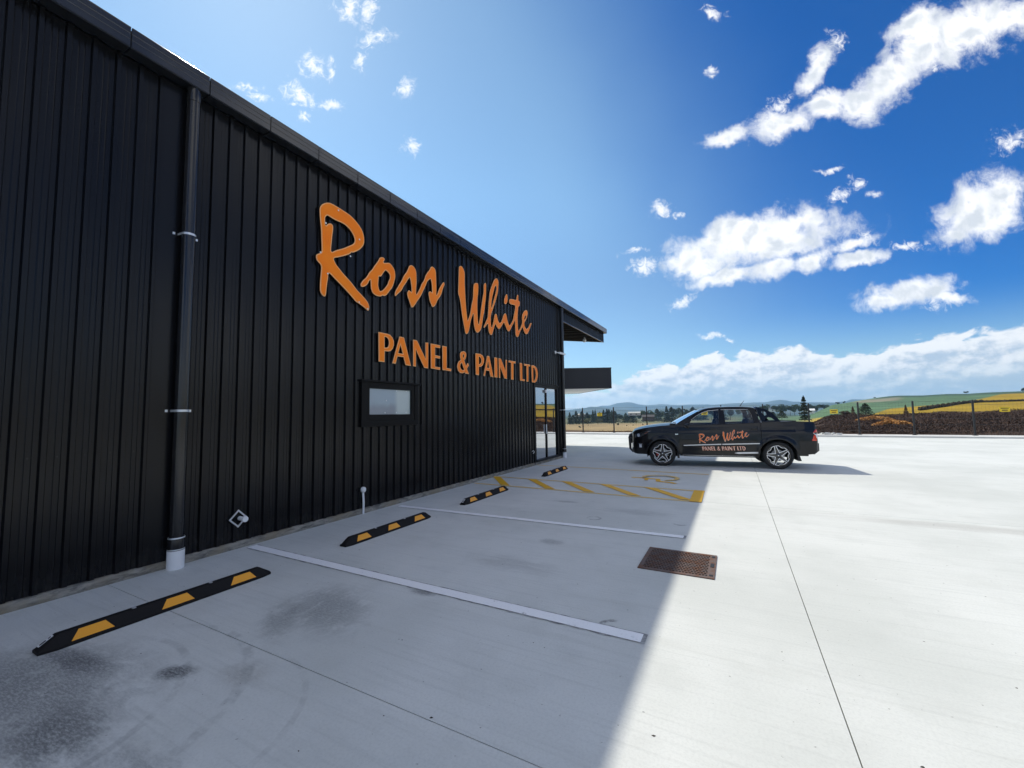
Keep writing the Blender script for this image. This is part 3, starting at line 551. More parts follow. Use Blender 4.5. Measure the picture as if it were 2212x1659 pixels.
# ------------------------------------------------------------------ wheel stops
def wheel_stop(y0, lab, sticker):
    L_ = 1.72; t_ = thing('wheel_stop', lab, 'wheel stop', (1.24, y0+L_/2, 0), group='wheel stops along the wall')
    h, wb, wt, e = 0.10, 0.078, 0.030, 0.075
    ys = [-L_/2, -L_/2, -L_/2+e, L_/2-e, L_/2, L_/2]
    mb = MB()
    prof = lambda b, t, z: [(-b, 0), (b, 0), (b, 0.022), (t, z), (-t, z), (-b, 0.022)]
    rings = [(-L_/2, prof(wb*0.72, 0.030, 0.03)), (-L_/2+e*1.4, prof(wb, wt, h)), (L_/2-e*1.4, prof(wb, wt, h)), (L_/2, prof(wb*0.72, 0.030, 0.03))]
    v = [(x, y, z) for y, pr in rings for x, z in pr]; f = []
    for i in range(3):
        for j in range(6): f.append((i*6+j, i*6+(j+1) % 6, (i+1)*6+(j+1) % 6, (i+1)*6+j))
    f += [(5,4,3,2,1,0), tuple(18+j for j in range(6))]
    mb.add(v, f).build('rubber_block', M['rubber'], t_, bevel=0.004)
    # amber reflectors on the sloping face towards the yard
    dn = Vector((h-0.022, 0, wb-wt)).normalized()
    for yc in (-0.565, 0.0, 0.565):
        def pt(s_, y): return (wb+(wt-wb)*s_+dn.x*0.0035, y, 0.022+(h-0.022)*s_+dn.z*0.0035)
        b_, t2 = 0.125, 0.078
        MB().add([pt(0.10, yc-b_), pt(0.10, yc+b_), pt(0.90, yc+t2), pt(0.90, yc-t2), ], [(0,1,2,3)]).build('reflector', M['reflect'], t_)
    for yc in (-0.70, 0.70):
        MB().lathe([(0.016,-0.004),(0.016,0.003),(0.010,0.006),(0,0.006)], 12, 'z').build('fixing_bolt', M['galv'], t_, loc=(0.0, yc*0.42, 0.101))
    if sticker:
        c0 = Vector((0.0, -L_/2+0.052, 0.0695)); ax = Vector((1, 0, 0)); up = Vector((0, e*1.4, h-0.03)).normalized(); nn = ax.cross(up)*1
        def q(a, b, o_): p = c0+ax*a+up*b+Vector((0,-up.z,up.y))*o_; return tuple(p)
        MB().add([q(-.018,-.045,.003), q(.018,-.045,.003), q(.018,.045,.003), q(-.018,.045,.003)], [(0,1,2,3)]).build('maker_label', M['stickerw'], t_)
        MB().add([q(-.010,-.034,.0045), q(.010,-.034,.0045), q(.010,.004,.0045), q(-.010,.004,.0045), q(-.008,.018,.0045), q(.008,.018,.0045), q(.008,.034,.0045), q(-.008,.034,.0045)], [(0,1,2,3),(4,5,6,7)]).build('label_print', M['stickerk'], t_)
    return t_
wheel_stop(1.135, 'black rubber wheel stop with amber reflectors, nearest the camera', True)
wheel_stop(3.840, 'black and amber wheel stop between the two white bay lines', False)
wheel_stop(6.535, 'black and amber wheel stop between the second white line and the yellow hatching', True)
wheel_stop(10.30, 'black and amber wheel stop in the wheelchair bay, farthest from the camera', False)

# ------------------------------------------------------------------ drain grate
dr = thing('drain_grate', 'rusty iron drain grate set in the concrete, half in the shadow edge', 'drain grate', (4.81, 4.735, 0))
Lx, Ly, z0 = 0.755, 0.765, 0.010
MB().box((0,0,-0.05),(Lx,0.045,z0)).box((0,Ly-0.045,-0.05),(Lx,Ly,z0)).box((0,0.045,-0.05),(0.045,Ly-0.045,z0)).box((Lx-0.07,0.045,-0.05),(Lx,Ly-0.045,z0)).build('frame', M['rust'], dr)
MB().box((0.01,0.01,-0.045),(Lx-0.01,Ly-0.01,0.0015)).build('pit', mat('pit_dark', (0.02,0.018,0.016), 0.95), dr)
mb = MB(); nb = 13; iy = (Ly-0.09)/nb
for k in range(nb+1):
    y = 0.045+k*iy; mb.box((0.045, y-0.008, -0.03), (Lx-0.07, y+0.008, z0-0.001))
o = mb.build('crossbar', M['rust'], dr); o['kind'] = 'stuff'
mb = MB(); nx = 20; ixw = (Lx-0.115)/nx
for k in range(nx):
    for j in range(nb):
        x = 0.045+(k+(0.5 if j % 2 else 0.0))*ixw+0.006; y = 0.045+j*iy
        mb.box((x, y+0.008, -0.02), (x+0.009, y+iy-0.008, z0-0.002))
o = mb.build('lattice', M['rust'], dr); o['kind'] = 'stuff'
for (a_, b_) in ((0.06,0.10),(0.33,0.45),(Ly-0.11,Ly-0.06)): MB().box((Lx-0.052,a_,z0+0.0005),(Lx-0.018,b_,z0+0.004)).build('lifting_slot', M['blackmatt'], dr)
# ------------------------------------------------------------------ workshop building
bld = thing('workshop_building', 'long black ribbed metal workshop with overhanging roof along the left side', 'building')
YE = 15.12; YS = -9.7; ZT = 5.735; PITCH = 0.194; SW = PITCH*4
OPEN = [(5.27, 6.62, 1.58, 2.32), (12.42, 14.50, 0.085, 2.66)]     # window, door
unit = [(0.0,0.0),(0.040,0.0),(0.046,0.0035),(0.052,0.0),(0.084,0.0),(0.090,0.0035),(0.096,0.0),(0.134,0.0),(0.146,0.030),(0.182,0.030)]
def clad_sheet(ya, nun, z0, z1, name='cladding_sheet', parent=bld, ymax=None, lap=True, x0=0.0):
    pr = []
    for u in range(nun): pr += [(ya+u*PITCH+a, x0+b) for a, b in unit]
    pr.append((ya+nun*PITCH, x0+0.0))
    if ymax: 
        q = [p for p in pr if p[0] < ymax]; q.append((ymax, q[-1][1])); pr = q; lap = False
    v = []; f = []
    def quad(a, b, za, zb):
        k = len(v); v.extend([(a[1], a[0], za), (b[1], b[0], za), (b[1], b[0], zb), (a[1], a[0], zb)]); f.append((k, k+1, k+2, k+3))
    for a, b in zip(pr[:-1], pr[1:]):
        cuts = [a]
        for o in OPEN:
            for yy in o[:2]:
                if a[0] < yy < b[0]: s_ = (yy-a[0])/(b[0]-a[0]); cuts.append((yy, a[1]+(b[1]-a[1])*s_))
        cuts.append(b); cuts.sort()
        for c0, c1 in zip(cuts[:-1], cuts[1:]):
            ym = (c0[0]+c1[0])/2; iv = [(z0, z1)]
            for o in OPEN:
                if o[0] <= ym <= o[1]:
                    iv = [s_ for (p, q) in iv for s_ in ((p, min(q, o[2])), (max(p, o[3]), q)) if s_[1]-s_[0] > 1e-4]
            for p, q in iv: quad(c0, c1, p, q)
    if lap:   # side lap: a second thin edge beside the last rib
        y = ya+nun*PITCH-0.007; 
        if not any(o[0] <= y <= o[1] for o in OPEN):
            k = len(v); v.extend([(x0+0.0, y, z0), (x0+0.0045, y, z0), (x0+0.0045, y, z1), (x0+0.0, y, z1)]); f.append((k, k+1, k+2, k+3))
    me = mesh(name, v, f); bm = bmesh.new(); bm.from_mesh(me); bmesh.ops.remove_doubles(bm, verts=bm.verts, dist=1e-5); bm.to_mesh(me); bm.free()
    return link(name, me, M['clad'], parent)
k = 0; y = 2.605-SW*16
while y < YE-0.1:
    clad_sheet(y, 4, 0.088, ZT+0.01, ymax=(14.99 if y+SW > 14.99 else None)); y += SW
y = 15.16
while y < 20.95:
    clad_sheet(y, 4, 5.30, ZT+0.01, 'infill_sheet', ymax=(21.0 if y+SW > 21.0 else None)); y += SW
MB().box((-0.02, 15.16, 5.285), (0.035, 21.03, 5.312)).build('bottom_flashing', M['fascia'], bld)
MB().box((-0.03, 20.99, 5.29), (0.04, 21.045, ZT)).build('end_flashing', M['fascia'], bld)
MB().box((-0.10, 14.97, 0.09), (0.036, YE+0.02, ZT)).build('corner_flashing', M['fascia'], bld)
# screws along the girts
mb = MB()
for z in (0.30, 1.35, 2.85, 4.2, 5.45):
    yy = 2.605-SW*3+PITCH*0.5-0.03
    while yy < 14.9:
        if not any(o[0]-0.1 <= yy <= o[1]+0.1 and o[2]-0.1 <= z <= o[3]+0.1 for o in OPEN): mb.box((0.0, yy-0.005, z-0.005), (0.006, yy+0.005, z+0.005))
        yy += PITCH
tag(mb.build('screw', M['fascia'], bld), kind='stuff')
# concrete footing with a rough face
v = []; f = []; n = 260
for i in range(n+1):
    yy = YS+(YE+0.05-YS)*i/n; j = lambda s_: rng.uniform(-s_, s_)
    v += [(0.036+j(0.004), yy, -0.02), (0.034+j(0.005), yy, 0.045+j(0.006)), (0.024+j(0.003), yy, 0.086+j(0.003)), (-0.05, yy, 0.088)]
for i in range(n):
    for q in range(3): a = i*4+q; f.append((a, a+4, a+5, a+1))
link('footing', mesh('footing', v, f), M['footing'], bld)
MB().box((-0.3, YE+0.05, -0.02), (0.0, YE+0.06, 0.088)).build('footing_end', M['footing'], bld)
# gutter: pressed fascia in short lengths with dark joints
GX, GZ0, GZ1 = 0.20, 5.745, 5.975
y = 2.605-SW*16
while y < 21.05:
    y1 = min(y+SW, 21.08); a, b = y+0.006, y1-0.006
    w = rng.uniform(-0.0015, 0.0015)
    pr = [(0.0, GZ0+0.012), (GX-0.012, GZ0), (GX+w, GZ0+0.010), (GX+w, GZ0+0.075), (GX-0.004+w, GZ0+0.080), (GX-0.004+w, GZ0+0.088), (GX+w, GZ0+0.093), (GX+w, GZ0+0.150), (GX-0.004+w, GZ0+0.155), (GX+w, GZ0+0.162), (GX+w, GZ1-0.012), (GX+0.008, GZ1-0.004), (GX+0.004, GZ1), (GX-0.02, GZ1), (GX-0.022, GZ1-0.03)]
    v = [(x, yy, z) for yy in (a, b) for x, z in pr]; m_ = len(pr)
    link('gutter_fascia', mesh('gutter_fascia', v, [(i, i+1, m_+i+1, m_+i) for i in range(m_-1)]), M['fascia'], bld)
    y += SW
MB().box((0.0, YS, GZ0+0.02), (GX-0.03, 21.06, GZ1-0.02)).build('gutter_lining', M['blackmatt'], bld)
MB().prism([(0.0,GZ0),(GX+0.002,GZ0),(GX+0.002,GZ1),(0.0,GZ1)], 21.08, 21.09, 'y').build('gutter_end_cap', M['fascia'], bld)
# roof and its exposed overhang
SL = 0.133; XW = -14.0
zr = lambda x, z0=GZ1: z0-SL*x
rf = MB(); rp = 0.25; xs = (0.12, XW)
y = YS
v = []; f = []
while y < 21.05:
    for dy, dz in ((0,0),(0.17,0),(0.19,0.03),(0.23,0.03)):
        v += [(xs[0], y+dy, zr(xs[0])-0.045+dz), (xs[1], y+dy, zr(xs[1])-0.045+dz)]
    y += rp
for i in range(len(v)//2-1): f.append((2*i, 2*i+1, 2*i+3, 2*i+2))
link('roof', mesh('roof', v, f), M['roofgrey'], bld)
sof = MB().add([(0.0, 15.13, 5.50), (0.0, 20.98, 5.50), (XW, 20.98, 5.50-SL*XW), (XW, 15.13, 5.50-SL*XW)], [(0,1,2,3)]).build('soffit_lining', M['soffit'], bld)
for k in range(12):       # exposed purlins run across, parallel to the front edge
    yy = 15.35+k*0.495
    p = lambda x, yy_, dz: (x, yy_, 5.50-SL*x+dz)
    MB().hexa([p(-0.02,yy,-0.19),p(-0.02,yy+0.06,-0.19),p(XW,yy+0.06,-0.19),p(XW,yy,-0.19),p(-0.02,yy,-0.004),p(-0.02,yy+0.06,-0.004),p(XW,yy+0.06,-0.004),p(XW,yy,-0.004)]).build('purlin', M['frame'], bld)
MB().hexa([(0.035,21.0,5.29),(0.035,21.06,5.29),(XW,21.06,5.29-SL*XW),(XW,21.0,5.29-SL*XW),(0.035,21.0,5.96),(0.035,21.06,5.96),(XW,21.06,5.96-SL*XW),(XW,21.0,5.96-SL*XW)]).build('front_fascia', M['fascia'], bld)
# the other walls (seen only from other places, they close the building)
MB().hexa([(-0.12,YE-0.05,0),(-0.12,YE+0.05,0),(XW,YE+0.05,0),(XW,YE-0.05,0),(-0.12,YE-0.05,5.49),(-0.12,YE+0.05,5.49),(XW,YE+0.05,5.49-SL*XW),(XW,YE-0.05,5.49-SL*XW)]).build('front_wall', M['clad'], bld)
MB().box((XW-0.1, YS, 0), (XW, YE+0.05, 5.6-SL*XW)).build('far_wall', M['clad'], bld)
MB().hexa([(-0.02,YS,0),(-0.02,YS+0.1,0),(XW,YS+0.1,0),(XW,YS,0),(-0.02,YS,5.6),(-0.02,YS+0.1,5.6),(XW,YS+0.1,5.6-SL*XW),(XW,YS,5.6-SL*XW)]).build('end_wall', M['clad'], bld)
MB().box((-2.9, YS+0.2, 0), (-2.8, YE-0.06, 5.4)).build('inner_wall', mat('inner_wall', (0.35,0.35,0.34), 0.8), bld)
MB().box((-2.8, YS+0.2, 0.0), (-0.06, YE-0.06, 0.09)).build('inner_floor', mat('inner_floor', (0.16,0.16,0.16), 0.5), bld)
for yy in (11.4, 14.96): MB().box((-2.8, yy, 0.09), (-0.06, yy+0.05, 5.3)).build('inner_partition', mat('partition', (0.38,0.38,0.36), 0.8), bld)
MB().box((-2.8, 11.45, 2.75), (-0.06, 14.96, 2.8)).build('inner_ceiling', mat('inner_ceiling', (0.4,0.4,0.4), 0.8), bld)
for a, b in ((YS, 5.27), (6.62, 12.42)): MB().box((-0.06, a, 0.1), (-0.03, b, 5.6)).build('wall_lining', M['blackmatt'], bld)
MB().box((-0.06, 5.27, 0.1), (-0.03, 6.62, 1.58)).box((-0.06, 5.27, 2.32), (-0.03, 6.62, 5.6)).box((-0.06, 12.42, 2.66), (-0.03, 14.5, 5.6)).build('wall_lining', M['blackmatt'], bld)

# ---- window
win = thing('window', 'small frosted window in black frame set in the ribbed wall', 'window', (0, 5.945, 1.5)); del win['label']; del win['category']; win.parent = bld
y0, z0 = 5.945, 1.5
def wb(a, b, name, m): 
    return MB().box((a[0], a[1]-y0, a[2]-z0), (b[0], b[1]-y0, b[2]-z0)).build(name, m, win, bevel=0.003)
FR = M['frame']
wb((-0.02,5.17,2.31),(0.085,6.74,2.345),'head_flashing',FR); wb((-0.02,5.20,1.50),(0.052,5.30,2.31),'jamb_flashing',FR); wb((-0.02,6.59,1.50),(0.052,6.69,2.31),'jamb_flashing',FR)
wb((-0.02,5.30,1.50),(0.052,6.59,1.60),'sill_flashing',FR)
f = MB()
for a, b in (((-0.03,5.30,1.60),(0.040,5.395,2.31)),((-0.03,6.495,1.60),(0.040,6.59,2.31)),((-0.03,5.395,1.60),(0.040,6.495,1.715)),((-0.03,5.395,2.195),(0.040,6.495,2.31))):
    f.box((a[0],a[1]-y0,a[2]-z0),(b[0],b[1]-y0,b[2]-z0))
f.build('sash_frame', FR, win, bevel=0.003)
def frosted():
    m = mat('frosted_glass', (0.30,0.37,0.42), 0.22, spec=1.0); t = NT(m); p = t.pos()
    m.node_tree.nodes['Principled BSDF'].inputs['IOR'].default_value = 1.9
    sx_ = t.new('ShaderNodeSeparateXYZ'); t.L.new(p, sx_.inputs[0])
    n = t.noise(p, 3, 4, 0.6)
    right = t.rng(sx_.outputs[1], 6.02, 6.16)
    low = t.math('MULTIPLY', t.rng(t.math('MULTIPLY_ADD', n, 0.25, sx_.outputs[2]), 2.10, 1.93), t.math('SUBTRACT', 1.0, right))
    c = t.mix(right, (0.17,0.26,0.33), (0.34,0.42,0.42)); c = t.mix(t.math('MULTIPLY', low, 0.8), c, (0.07,0.10,0.15)); t.color(c)
    t.rough(t.math('MULTIPLY_ADD', n, 0.2, 0.22)); t.bump(t.noise(p, 220, 2), 0.0006); return m
wb((0.0,5.395,1.715),(0.006,6.495,2.195),'pane',frosted())
for yy, zz in ((5.83,1.98),(5.80,1.75),(6.10,1.75),(6.37,1.75),(6.10,2.17),(6.37,2.17)):
    MB().lathe([(0.0,0),(0.011,0),(0.011,0.006),(0,0.008)], 10, 'y', (0,0,0)).build('pale_disc', mat('bright_dot', (0.8,0.8,0.8), 0.3), win, loc=(0.0065, yy-y0, zz-z0)).rotation_euler = (0,0,R(-90))  # small pale discs set on the pane

# ---- sliding door
dy, dz = 13.46, 0.085
door = thing('glass_door', None, None, (0, dy, dz)); door.parent = bld
def dbx(a, b, name, m, bev=0.003): return MB().box((a[0], a[1]-dy, a[2]-dz), (b[0], b[1]-dy, b[2]-dz)).build(name, m, door, bevel=bev)
dbx((-0.05,12.42,0.088),(0.045,12.50,2.66),'door_jamb',FR); dbx((-0.05,14.40,0.088),(0.045,14.50,2.66),'door_jamb',FR)
dbx((-0.05,12.50,2.56),(0.045,14.40,2.66),'door_head',FR); dbx((-0.05,12.50,0.088),(0.055,14.40,0.165),'door_sill',FR)
dbx((-0.02,12.36,2.66),(0.07,14.56,2.69),'head_flashing',FR); dbx((0.0,12.36,0.088),(0.05,12.42,2.66),'side_flashing',FR)
dbx((-0.03,13.38,0.165),(0.030,13.47,2.56),'meeting_stile',FR)
def glass_mat(name, tint=(0.55,0.6,0.6), refl=0.0, ior=1.52):
    m = bpy.data.materials.new(name); m.use_nodes = True; N = m.node_tree.nodes; L = m.node_tree.links; N.clear()
    out = N.new('ShaderNodeOutputMaterial'); mx = N.new('ShaderNodeMixShader'); tr = N.new('ShaderNodeBsdfTransparent'); gl = N.new('ShaderNodeBsdfGlossy')
    tr.inputs[0].default_value = (*tint, 1); gl.inputs['Roughness'].default_value = 0.0; gl.inputs['Color'].default_value = (0.95,0.97,1,1)
    fr = N.new('ShaderNodeFresnel'); fr.inputs['IOR'].default_value = ior
    ad = N.new('ShaderNodeMath'); ad.operation = 'MULTIPLY_ADD'; ad.use_clamp = True; ad.inputs[1].default_value = 1.6; ad.inputs[2].default_value = refl
    L.new(fr.outputs[0], ad.inputs[0]); L.new(ad.outputs[0], mx.inputs[0]); L.new(tr.outputs[0], mx.inputs[1]); L.new(gl.outputs[0], mx.inputs[2]); L.new(mx.outputs[0], out.inputs[0])
    return m
GM = glass_mat('coated_door_glass', (0.45,0.5,0.5), 0.42)
dbx((-0.004,12.50,0.165),(0.002,13.38,2.56),'pane',GM,None); dbx((-0.012,13.47,0.165),(-0.006,14.40,2.56),'pane',GM,None)
dbx((0.031,13.34,0.98),(0.060,13.37,1.30),'door_handle',M['galv'])
dbx((0.03,13.30,2.40),(0.075,13.38,2.50),'door_closer',M['white'])
# ---- entrance canopy on the front
can = bpy.data.objects.new('entrance_canopy', None); COL.objects.link(can); can.parent = bld; can.location = (1.2, 17.86, 2.72)
P0 = [(0.0,0.0), (-2.75,3.72), (-8.5,3.72), (-8.5,-2.68), (-5.15,-2.68)]
def at(z): return [(p[0], p[1], z) for p in P0]
n = len(P0); MB().add(at(0)+at(0.89), [(i, (i+1) % n, n+(i+1) % n, n+i) for i in range(n)]).build('canopy_fascia', steel_black('canopy_black', (0.018,0.018,0.020), 0.5), can)
MB().add([(p[0]*0.995, p[1]+0.0, 0.015) for p in P0], [tuple(range(n))]).build('canopy_soffit', M['canopysoffit'], can)
MB().add([(p[0], p[1], 0.86) for p in P0], [tuple(range(n))]).build('canopy_top', M['roofgrey'], can)
e = Vector((P0[4][0], P0[4][1], 0)); d_ = (e).normalized(); nn_ = Vector((-d_.y, d_.x, 0))*(-0.012)
MB().hexa([tuple(v_) for v_ in (Vector((0.012,0.0,0.855))-nn_*0.2, e+Vector((0,0,0.855))-nn_*0.2, e+nn_*-2+Vector((0,0,0.855)), Vector((0.012,-0.02,0.855)), Vector((0.012,0.0,0.905))-nn_*0.2, e+Vector((0,0,0.905))-nn_*0.2, e+nn_*-2+Vector((0,0,0.905)), Vector((0.012,-0.02,0.905)))]).build('canopy_capping', M['fascia'], can)

# ---- downpipes
def downpipe(y, x, r, lab, straps, zt=5.75):
    t_ = thing('downpipe', lab, 'downpipe', (x, y, 0), group='downpipes on the black wall')
    MB().lathe([(r*1.22, -0.002), (r*1.22, 0.205), (r*1.12, 0.207)], 28, 'z').build('base_socket', M['white'], t_, autos=40)
    MB().lathe([(r*1.16, 0.20), (r*1.18, 0.215), (r*1.18, 0.33), (r*1.12, 0.345), (r, 0.35)], 28, 'z').build('sleeve', M['pvcblack'], t_, autos=40)
    MB().lathe([(r*1.195, 0.212), (r*1.21, 0.218), (r*1.195, 0.224)], 28, 'z').build('ring', M['galv'], t_, autos=60)
    MB().lathe([(r*1.185, 0.338), (r*1.20, 0.344), (r*1.15, 0.352)], 28, 'z').build('ring', M['galv'], t_, autos=60)
    MB().lathe([(r, 0.33), (r, zt-0.18), (r*1.1, zt-0.175), (r*1.12, zt-0.06), (r*0.95, zt)], 28, 'z').build('pipe', M['pvcblack'], t_, autos=40)
    for z in straps:
        b = MB(); pts = [(-x+0.006, -r-0.055, z), (-x+0.02, -r-0.01, z), (-0.3*r, -r-0.004, z)] + [((r+0.004)*math.cos(a), (r+0.004)*math.sin(a), z) for a in [R(q) for q in range(-90, 91, 15)]] + [(-0.3*r, r+0.004, z), (-x+0.02, r+0.01, z), (-x+0.006, r+0.055, z)]
        v = [(p[0], p[1], p[2]+h) for p in pts for h in (-0.013, 0.013)]; b.add(v, [(2*i, 2*i+2, 2*i+3, 2*i+1) for i in range(len(pts)-1)])
        for s_ in (-1, 1): b.box((-x+0.0, s_*(r+0.05)-0.012, z-0.014), (-x+0.045, s_*(r+0.05)+0.012, z+0.014))
        b.build('strap', M['galv'], t_)
    return t_
downpipe(2.475, 0.118, 0.068, 'tall black downpipe with white foot on the wall, nearest the camera', (1.79, 3.90))
downpipe(14.86, 0.115, 0.062, 'black downpipe with white foot at the far corner beside the glass door', (1.80,))
MB().box((0.0, 2.20, 0.09), (0.034, 2.60, ZT)).build('cover_flashing', M['clad'], bld)

# ---- small fixtures on and by the wall
t_ = thing('vent_pipe', 'short white vent pipe with round cap standing at the wall foot below the window', 'vent pipe', (0.065, 5.25, 0))
MB().tube([(0,0,-0.002),(0.004,0,0.2),(-0.012,0,0.38)], 0.018, 14).build('pipe', M['white'], t_, autos=40)
MB().lathe([(0,-0.030),(0.040,-0.030),(0.048,-0.012),(0.048,0.012),(0.040,0.030),(0,0.032)], 20, 'y').build('cap', M['white'], t_, loc=(-0.005,0,0.415), autos=40).rotation_euler = (0,0,R(-70))
t_ = thing('wall_tap', 'white tap stub on a tilted square galvanised frame low on the wall', 'tap', (0.034, 3.19, 0.385))
b = MB(); a_, w_ = 0.115, 0.018
for k in range(4):
    an, an2 = R(90*k), R(90*k+90); p0 = Vector((0, math.cos(an), math.sin(an))); p1 = Vector((0, math.cos(an2), math.sin(an2)))
    q = [p0*a_, p1*a_, p1*(a_-w_*1.4), p0*(a_-w_*1.4)]; v = [(0.0, p.y, p.z) for p in q]+[(0.010, p.y, p.z) for p in q]; b.hexa(v)
b.build('bracket_frame', M['galv'], t_)
MB().tube([(0,0.02,0),(0.10,0.02,0.0)], 0.026, 16).build('stub', M['white'], t_, autos=40)
MB().tube([(0.10,0.02,0),(0.135,0.02,0.0)], 0.036, 18).build('tap_cap', M['white'], t_, autos=40)
t_ = thing('door_catch', 'small white hook low on the wall left of the glass door', 'hook', (0.03, 12.19, 0.47))
MB().tube([(0,0,0),(0.05,0,0.03),(0.06,0.03,-0.02),(0.03,0.02,-0.07)], 0.012, 8).build('hook', M['white'], t_)
t_ = thing('security_camera', 'white security camera on a short arm high at the far wall corner', 'security camera', (0.03, 14.35, 3.95))
MB().lathe([(0,0),(0.06,0),(0.055,0.03),(0,0.035)], 18, 'y').build('mount', M['white'], t_, autos=40).rotation_euler = (0,0,R(-90))
MB().tube([(0.03,0,0),(0.10,0.05,-0.02),(0.13,0.12,-0.03)], 0.018, 10).build('arm', M['white'], t_)
MB().box((-0.04,-0.16,-0.035),(0.04,0.14,0.035)).build('housing', M['white'], t_, loc=(0.16,0.24,-0.03), bevel=0.012).rotation_euler = (R(-6),0,R(-20))
MB().tube([(0.20,0.36,-0.045),(0.21,0.50,-0.05)], 0.022, 12).build('lens_hood', M['white'], t_)
t_ = thing('floodlight', 'small white floodlight hanging under the roof overhang at the far end', 'floodlight', (-0.52, 19.6, 5.40))
MB().tube([(0,0,0),(0,0,-0.08)], 0.03, 10).build('stem', M['white'], t_)
MB().lathe([(0.0,0.10),(0.05,0.08),(0.085,0.0),(0.07,-0.09),(0,-0.12)], 18, 'z').build('lamp_head', M['white'], t_, loc=(0,0,-0.15), autos=40).rotation_euler = (R(35),R(30),0)

# ------------------------------------------------------------------ signs
def letter(loops, parent, org, sm, lab, x=0.062, th=0.006, inset=0.016):
    lp = [smooth_loop(l, 1) for l in loops] if sm else loops
    root = bpy.data.objects.new('letter', None); COL.objects.link(root); root.parent = parent; root['label'] = lab
    cy_ = sum(p[0] for p in loops[0])/len(loops[0]); cz_ = sum(p[1] for p in loops[0])/len(loops[0]); root.location = (0, cy_-org[0], cz_-org[1])
    rel = [[(p[0]-cy_, p[1]-cz_) for p in l] for l in lp]
    v, f = flat_shape(rel, 0, th); me = mesh('backing', [(x+c_, a, b) for a, b, c_ in v], f); link('backing', me, M['orange_edge'], root)
    v, f = flat_shape(inset_loops(rel, inset), 0, 0.002); me = mesh('face', [(x+th+0.0025+c_, a, b) for a, b, c_ in v], f); link('face', me, M['orange'], root)
    return root
s1 = thing('script_sign', 'large orange handwritten Ross White lettering fixed high on the black wall', 'sign', (0, 8.3, 4.2))
names = {'R':'letter R','o':'letter o','ss':'joined letters ss','W':'letter W','hite':'joined letters hite','dot':'dot of the letter i'}
for k_, lp in SCRIPT.items(): letter(lp, s1, (8.3, 4.2), True, names[k_])
s2 = thing('block_sign', 'orange capital lettering PANEL & PAINT LTD below the handwritten sign', 'sign', (0, 9.1, 2.95))
for k_, lp in BLOCK.items(): letter(lp, s2, (9.1, 2.95), False, 'ampersand' if k_ == '&' else 'letter '+k_[0])
# stand-off spacers and white screw heads
sc_pts = [(4.64,5.17),(4.40,4.85),(5.09,4.83),(4.90,4.46),(4.31,4.33),(4.45,4.02),(5.10,3.70),(5.29,3.62)]
b = MB()
for (yy, zz) in sc_pts: b.box((0.076, yy-8.3-0.012, zz-4.2-0.012), (0.081, yy-8.3+0.012, zz-4.2+0.012))
tag(b.build('fixing_screw', M['white'], s1), kind='stuff')
# ------------------------------------------------------------------ black double-cab utility truck
TA = math.atan2(0.12216986, 0.99250921)
HW = 0.955
troot_loc = Vector((3.793, 13.712, 0)) + Vector((-0.12216986, 0.99250921, 0))*(HW-0.02)
trk = thing('pickup_truck', 'black double cab pickup truck with orange Ross White lettering parked on the concrete', 'pickup truck', troot_loc, TA)
PAINT = mat('black_car_paint', (0.006,0.006,0.007), 0.30, spec=0.12, coat=0.55)
def _p():
    t = NT(PAINT); p = t.obj(); n = t.noise(p, 5, 3, 0.5); PAINT.node_tree.nodes['Principled BSDF'].inputs['Coat Roughness'].default_value = 0.04
    t.bump(n, 0.003, 0.5); t.color(t.mix(t.rng(t.noise(p, 40, 4, .7), 0.5, 0.8), (0.006,0.006,0.007), (0.010,0.010,0.011)))
_p()
TRIM = mat('black_trim', (0.018,0.018,0.018), 0.55); CHROME = mat('chrome', (0.75,0.76,0.78), 0.12, metal=1.0)
INT = mat('dark_interior', (0.02,0.02,0.022), 0.8); SEAT = mat('grey_seat_cloth', (0.05,0.05,0.052), 0.85); UND = mat('underbody', (0.012,0.012,0.012), 0.85)
CG = glass_mat('car_glass', (0.93,0.95,0.94), 0.0); WS = glass_mat('windscreen_glass', (0.7,0.75,0.78), 0.10)
I = lambda x, pts: float(np.interp(x, [p[0] for p in pts], [p[1] for p in pts]))
TOPZ = [(-.935,.80),(-.925,.93),(-.89,1.02),(-.83,1.085),(-.72,1.125),(-.5,1.175),(-.3,1.205),(0,1.24),(.3,1.262),(.5,1.268),(.9,1.262),(1.7,1.275),(2.69,1.315),(2.73,1.328),(3.3,1.335),(3.9,1.325),(4.0,1.315),(4.04,1.27),(4.065,1.15),(4.085,.98),(4.095,.80)]
WID = [(-.935,.50),(-.925,.60),(-.90,.70),(-.85,.80),(-.75,.87),(-.6,.915),(-.4,.94),(0,.952),(.5,.955),(3.3,.955),(3.8,.950),(3.98,.938),(4.05,.915),(4.08,.88),(4.095,.84)]
SZ = [(.3,.965),(.42,.985),(.6,.997),(.78,1.0),(.93,.994),(1.02,.992),(1.10,.978),(1.2,.962),(1.27,.95),(1.34,.94)]
FC, RC, WR = (0.0, .37), (3.102, .37), .385
def hw(u, z):
    w = I(u, WID)*I(z, SZ)
    for (cu, cz), r0 in ((FC, .475), (RC, .495)):
        r_ = math.hypot(u-cu, z-cz)
        w += 0.026*math.exp(-((r_-r0)/0.07)**2)
    w -= 0.008*math.exp(-((z-(1.085+0.012*u))/0.02)**2) if 0.0 < u < 3.9 else 0      # shoulder line
    w -= 0.006*math.exp(-((z-0.50)/0.05)**2) if 0.6 < u < 2.6 else 0
    return w
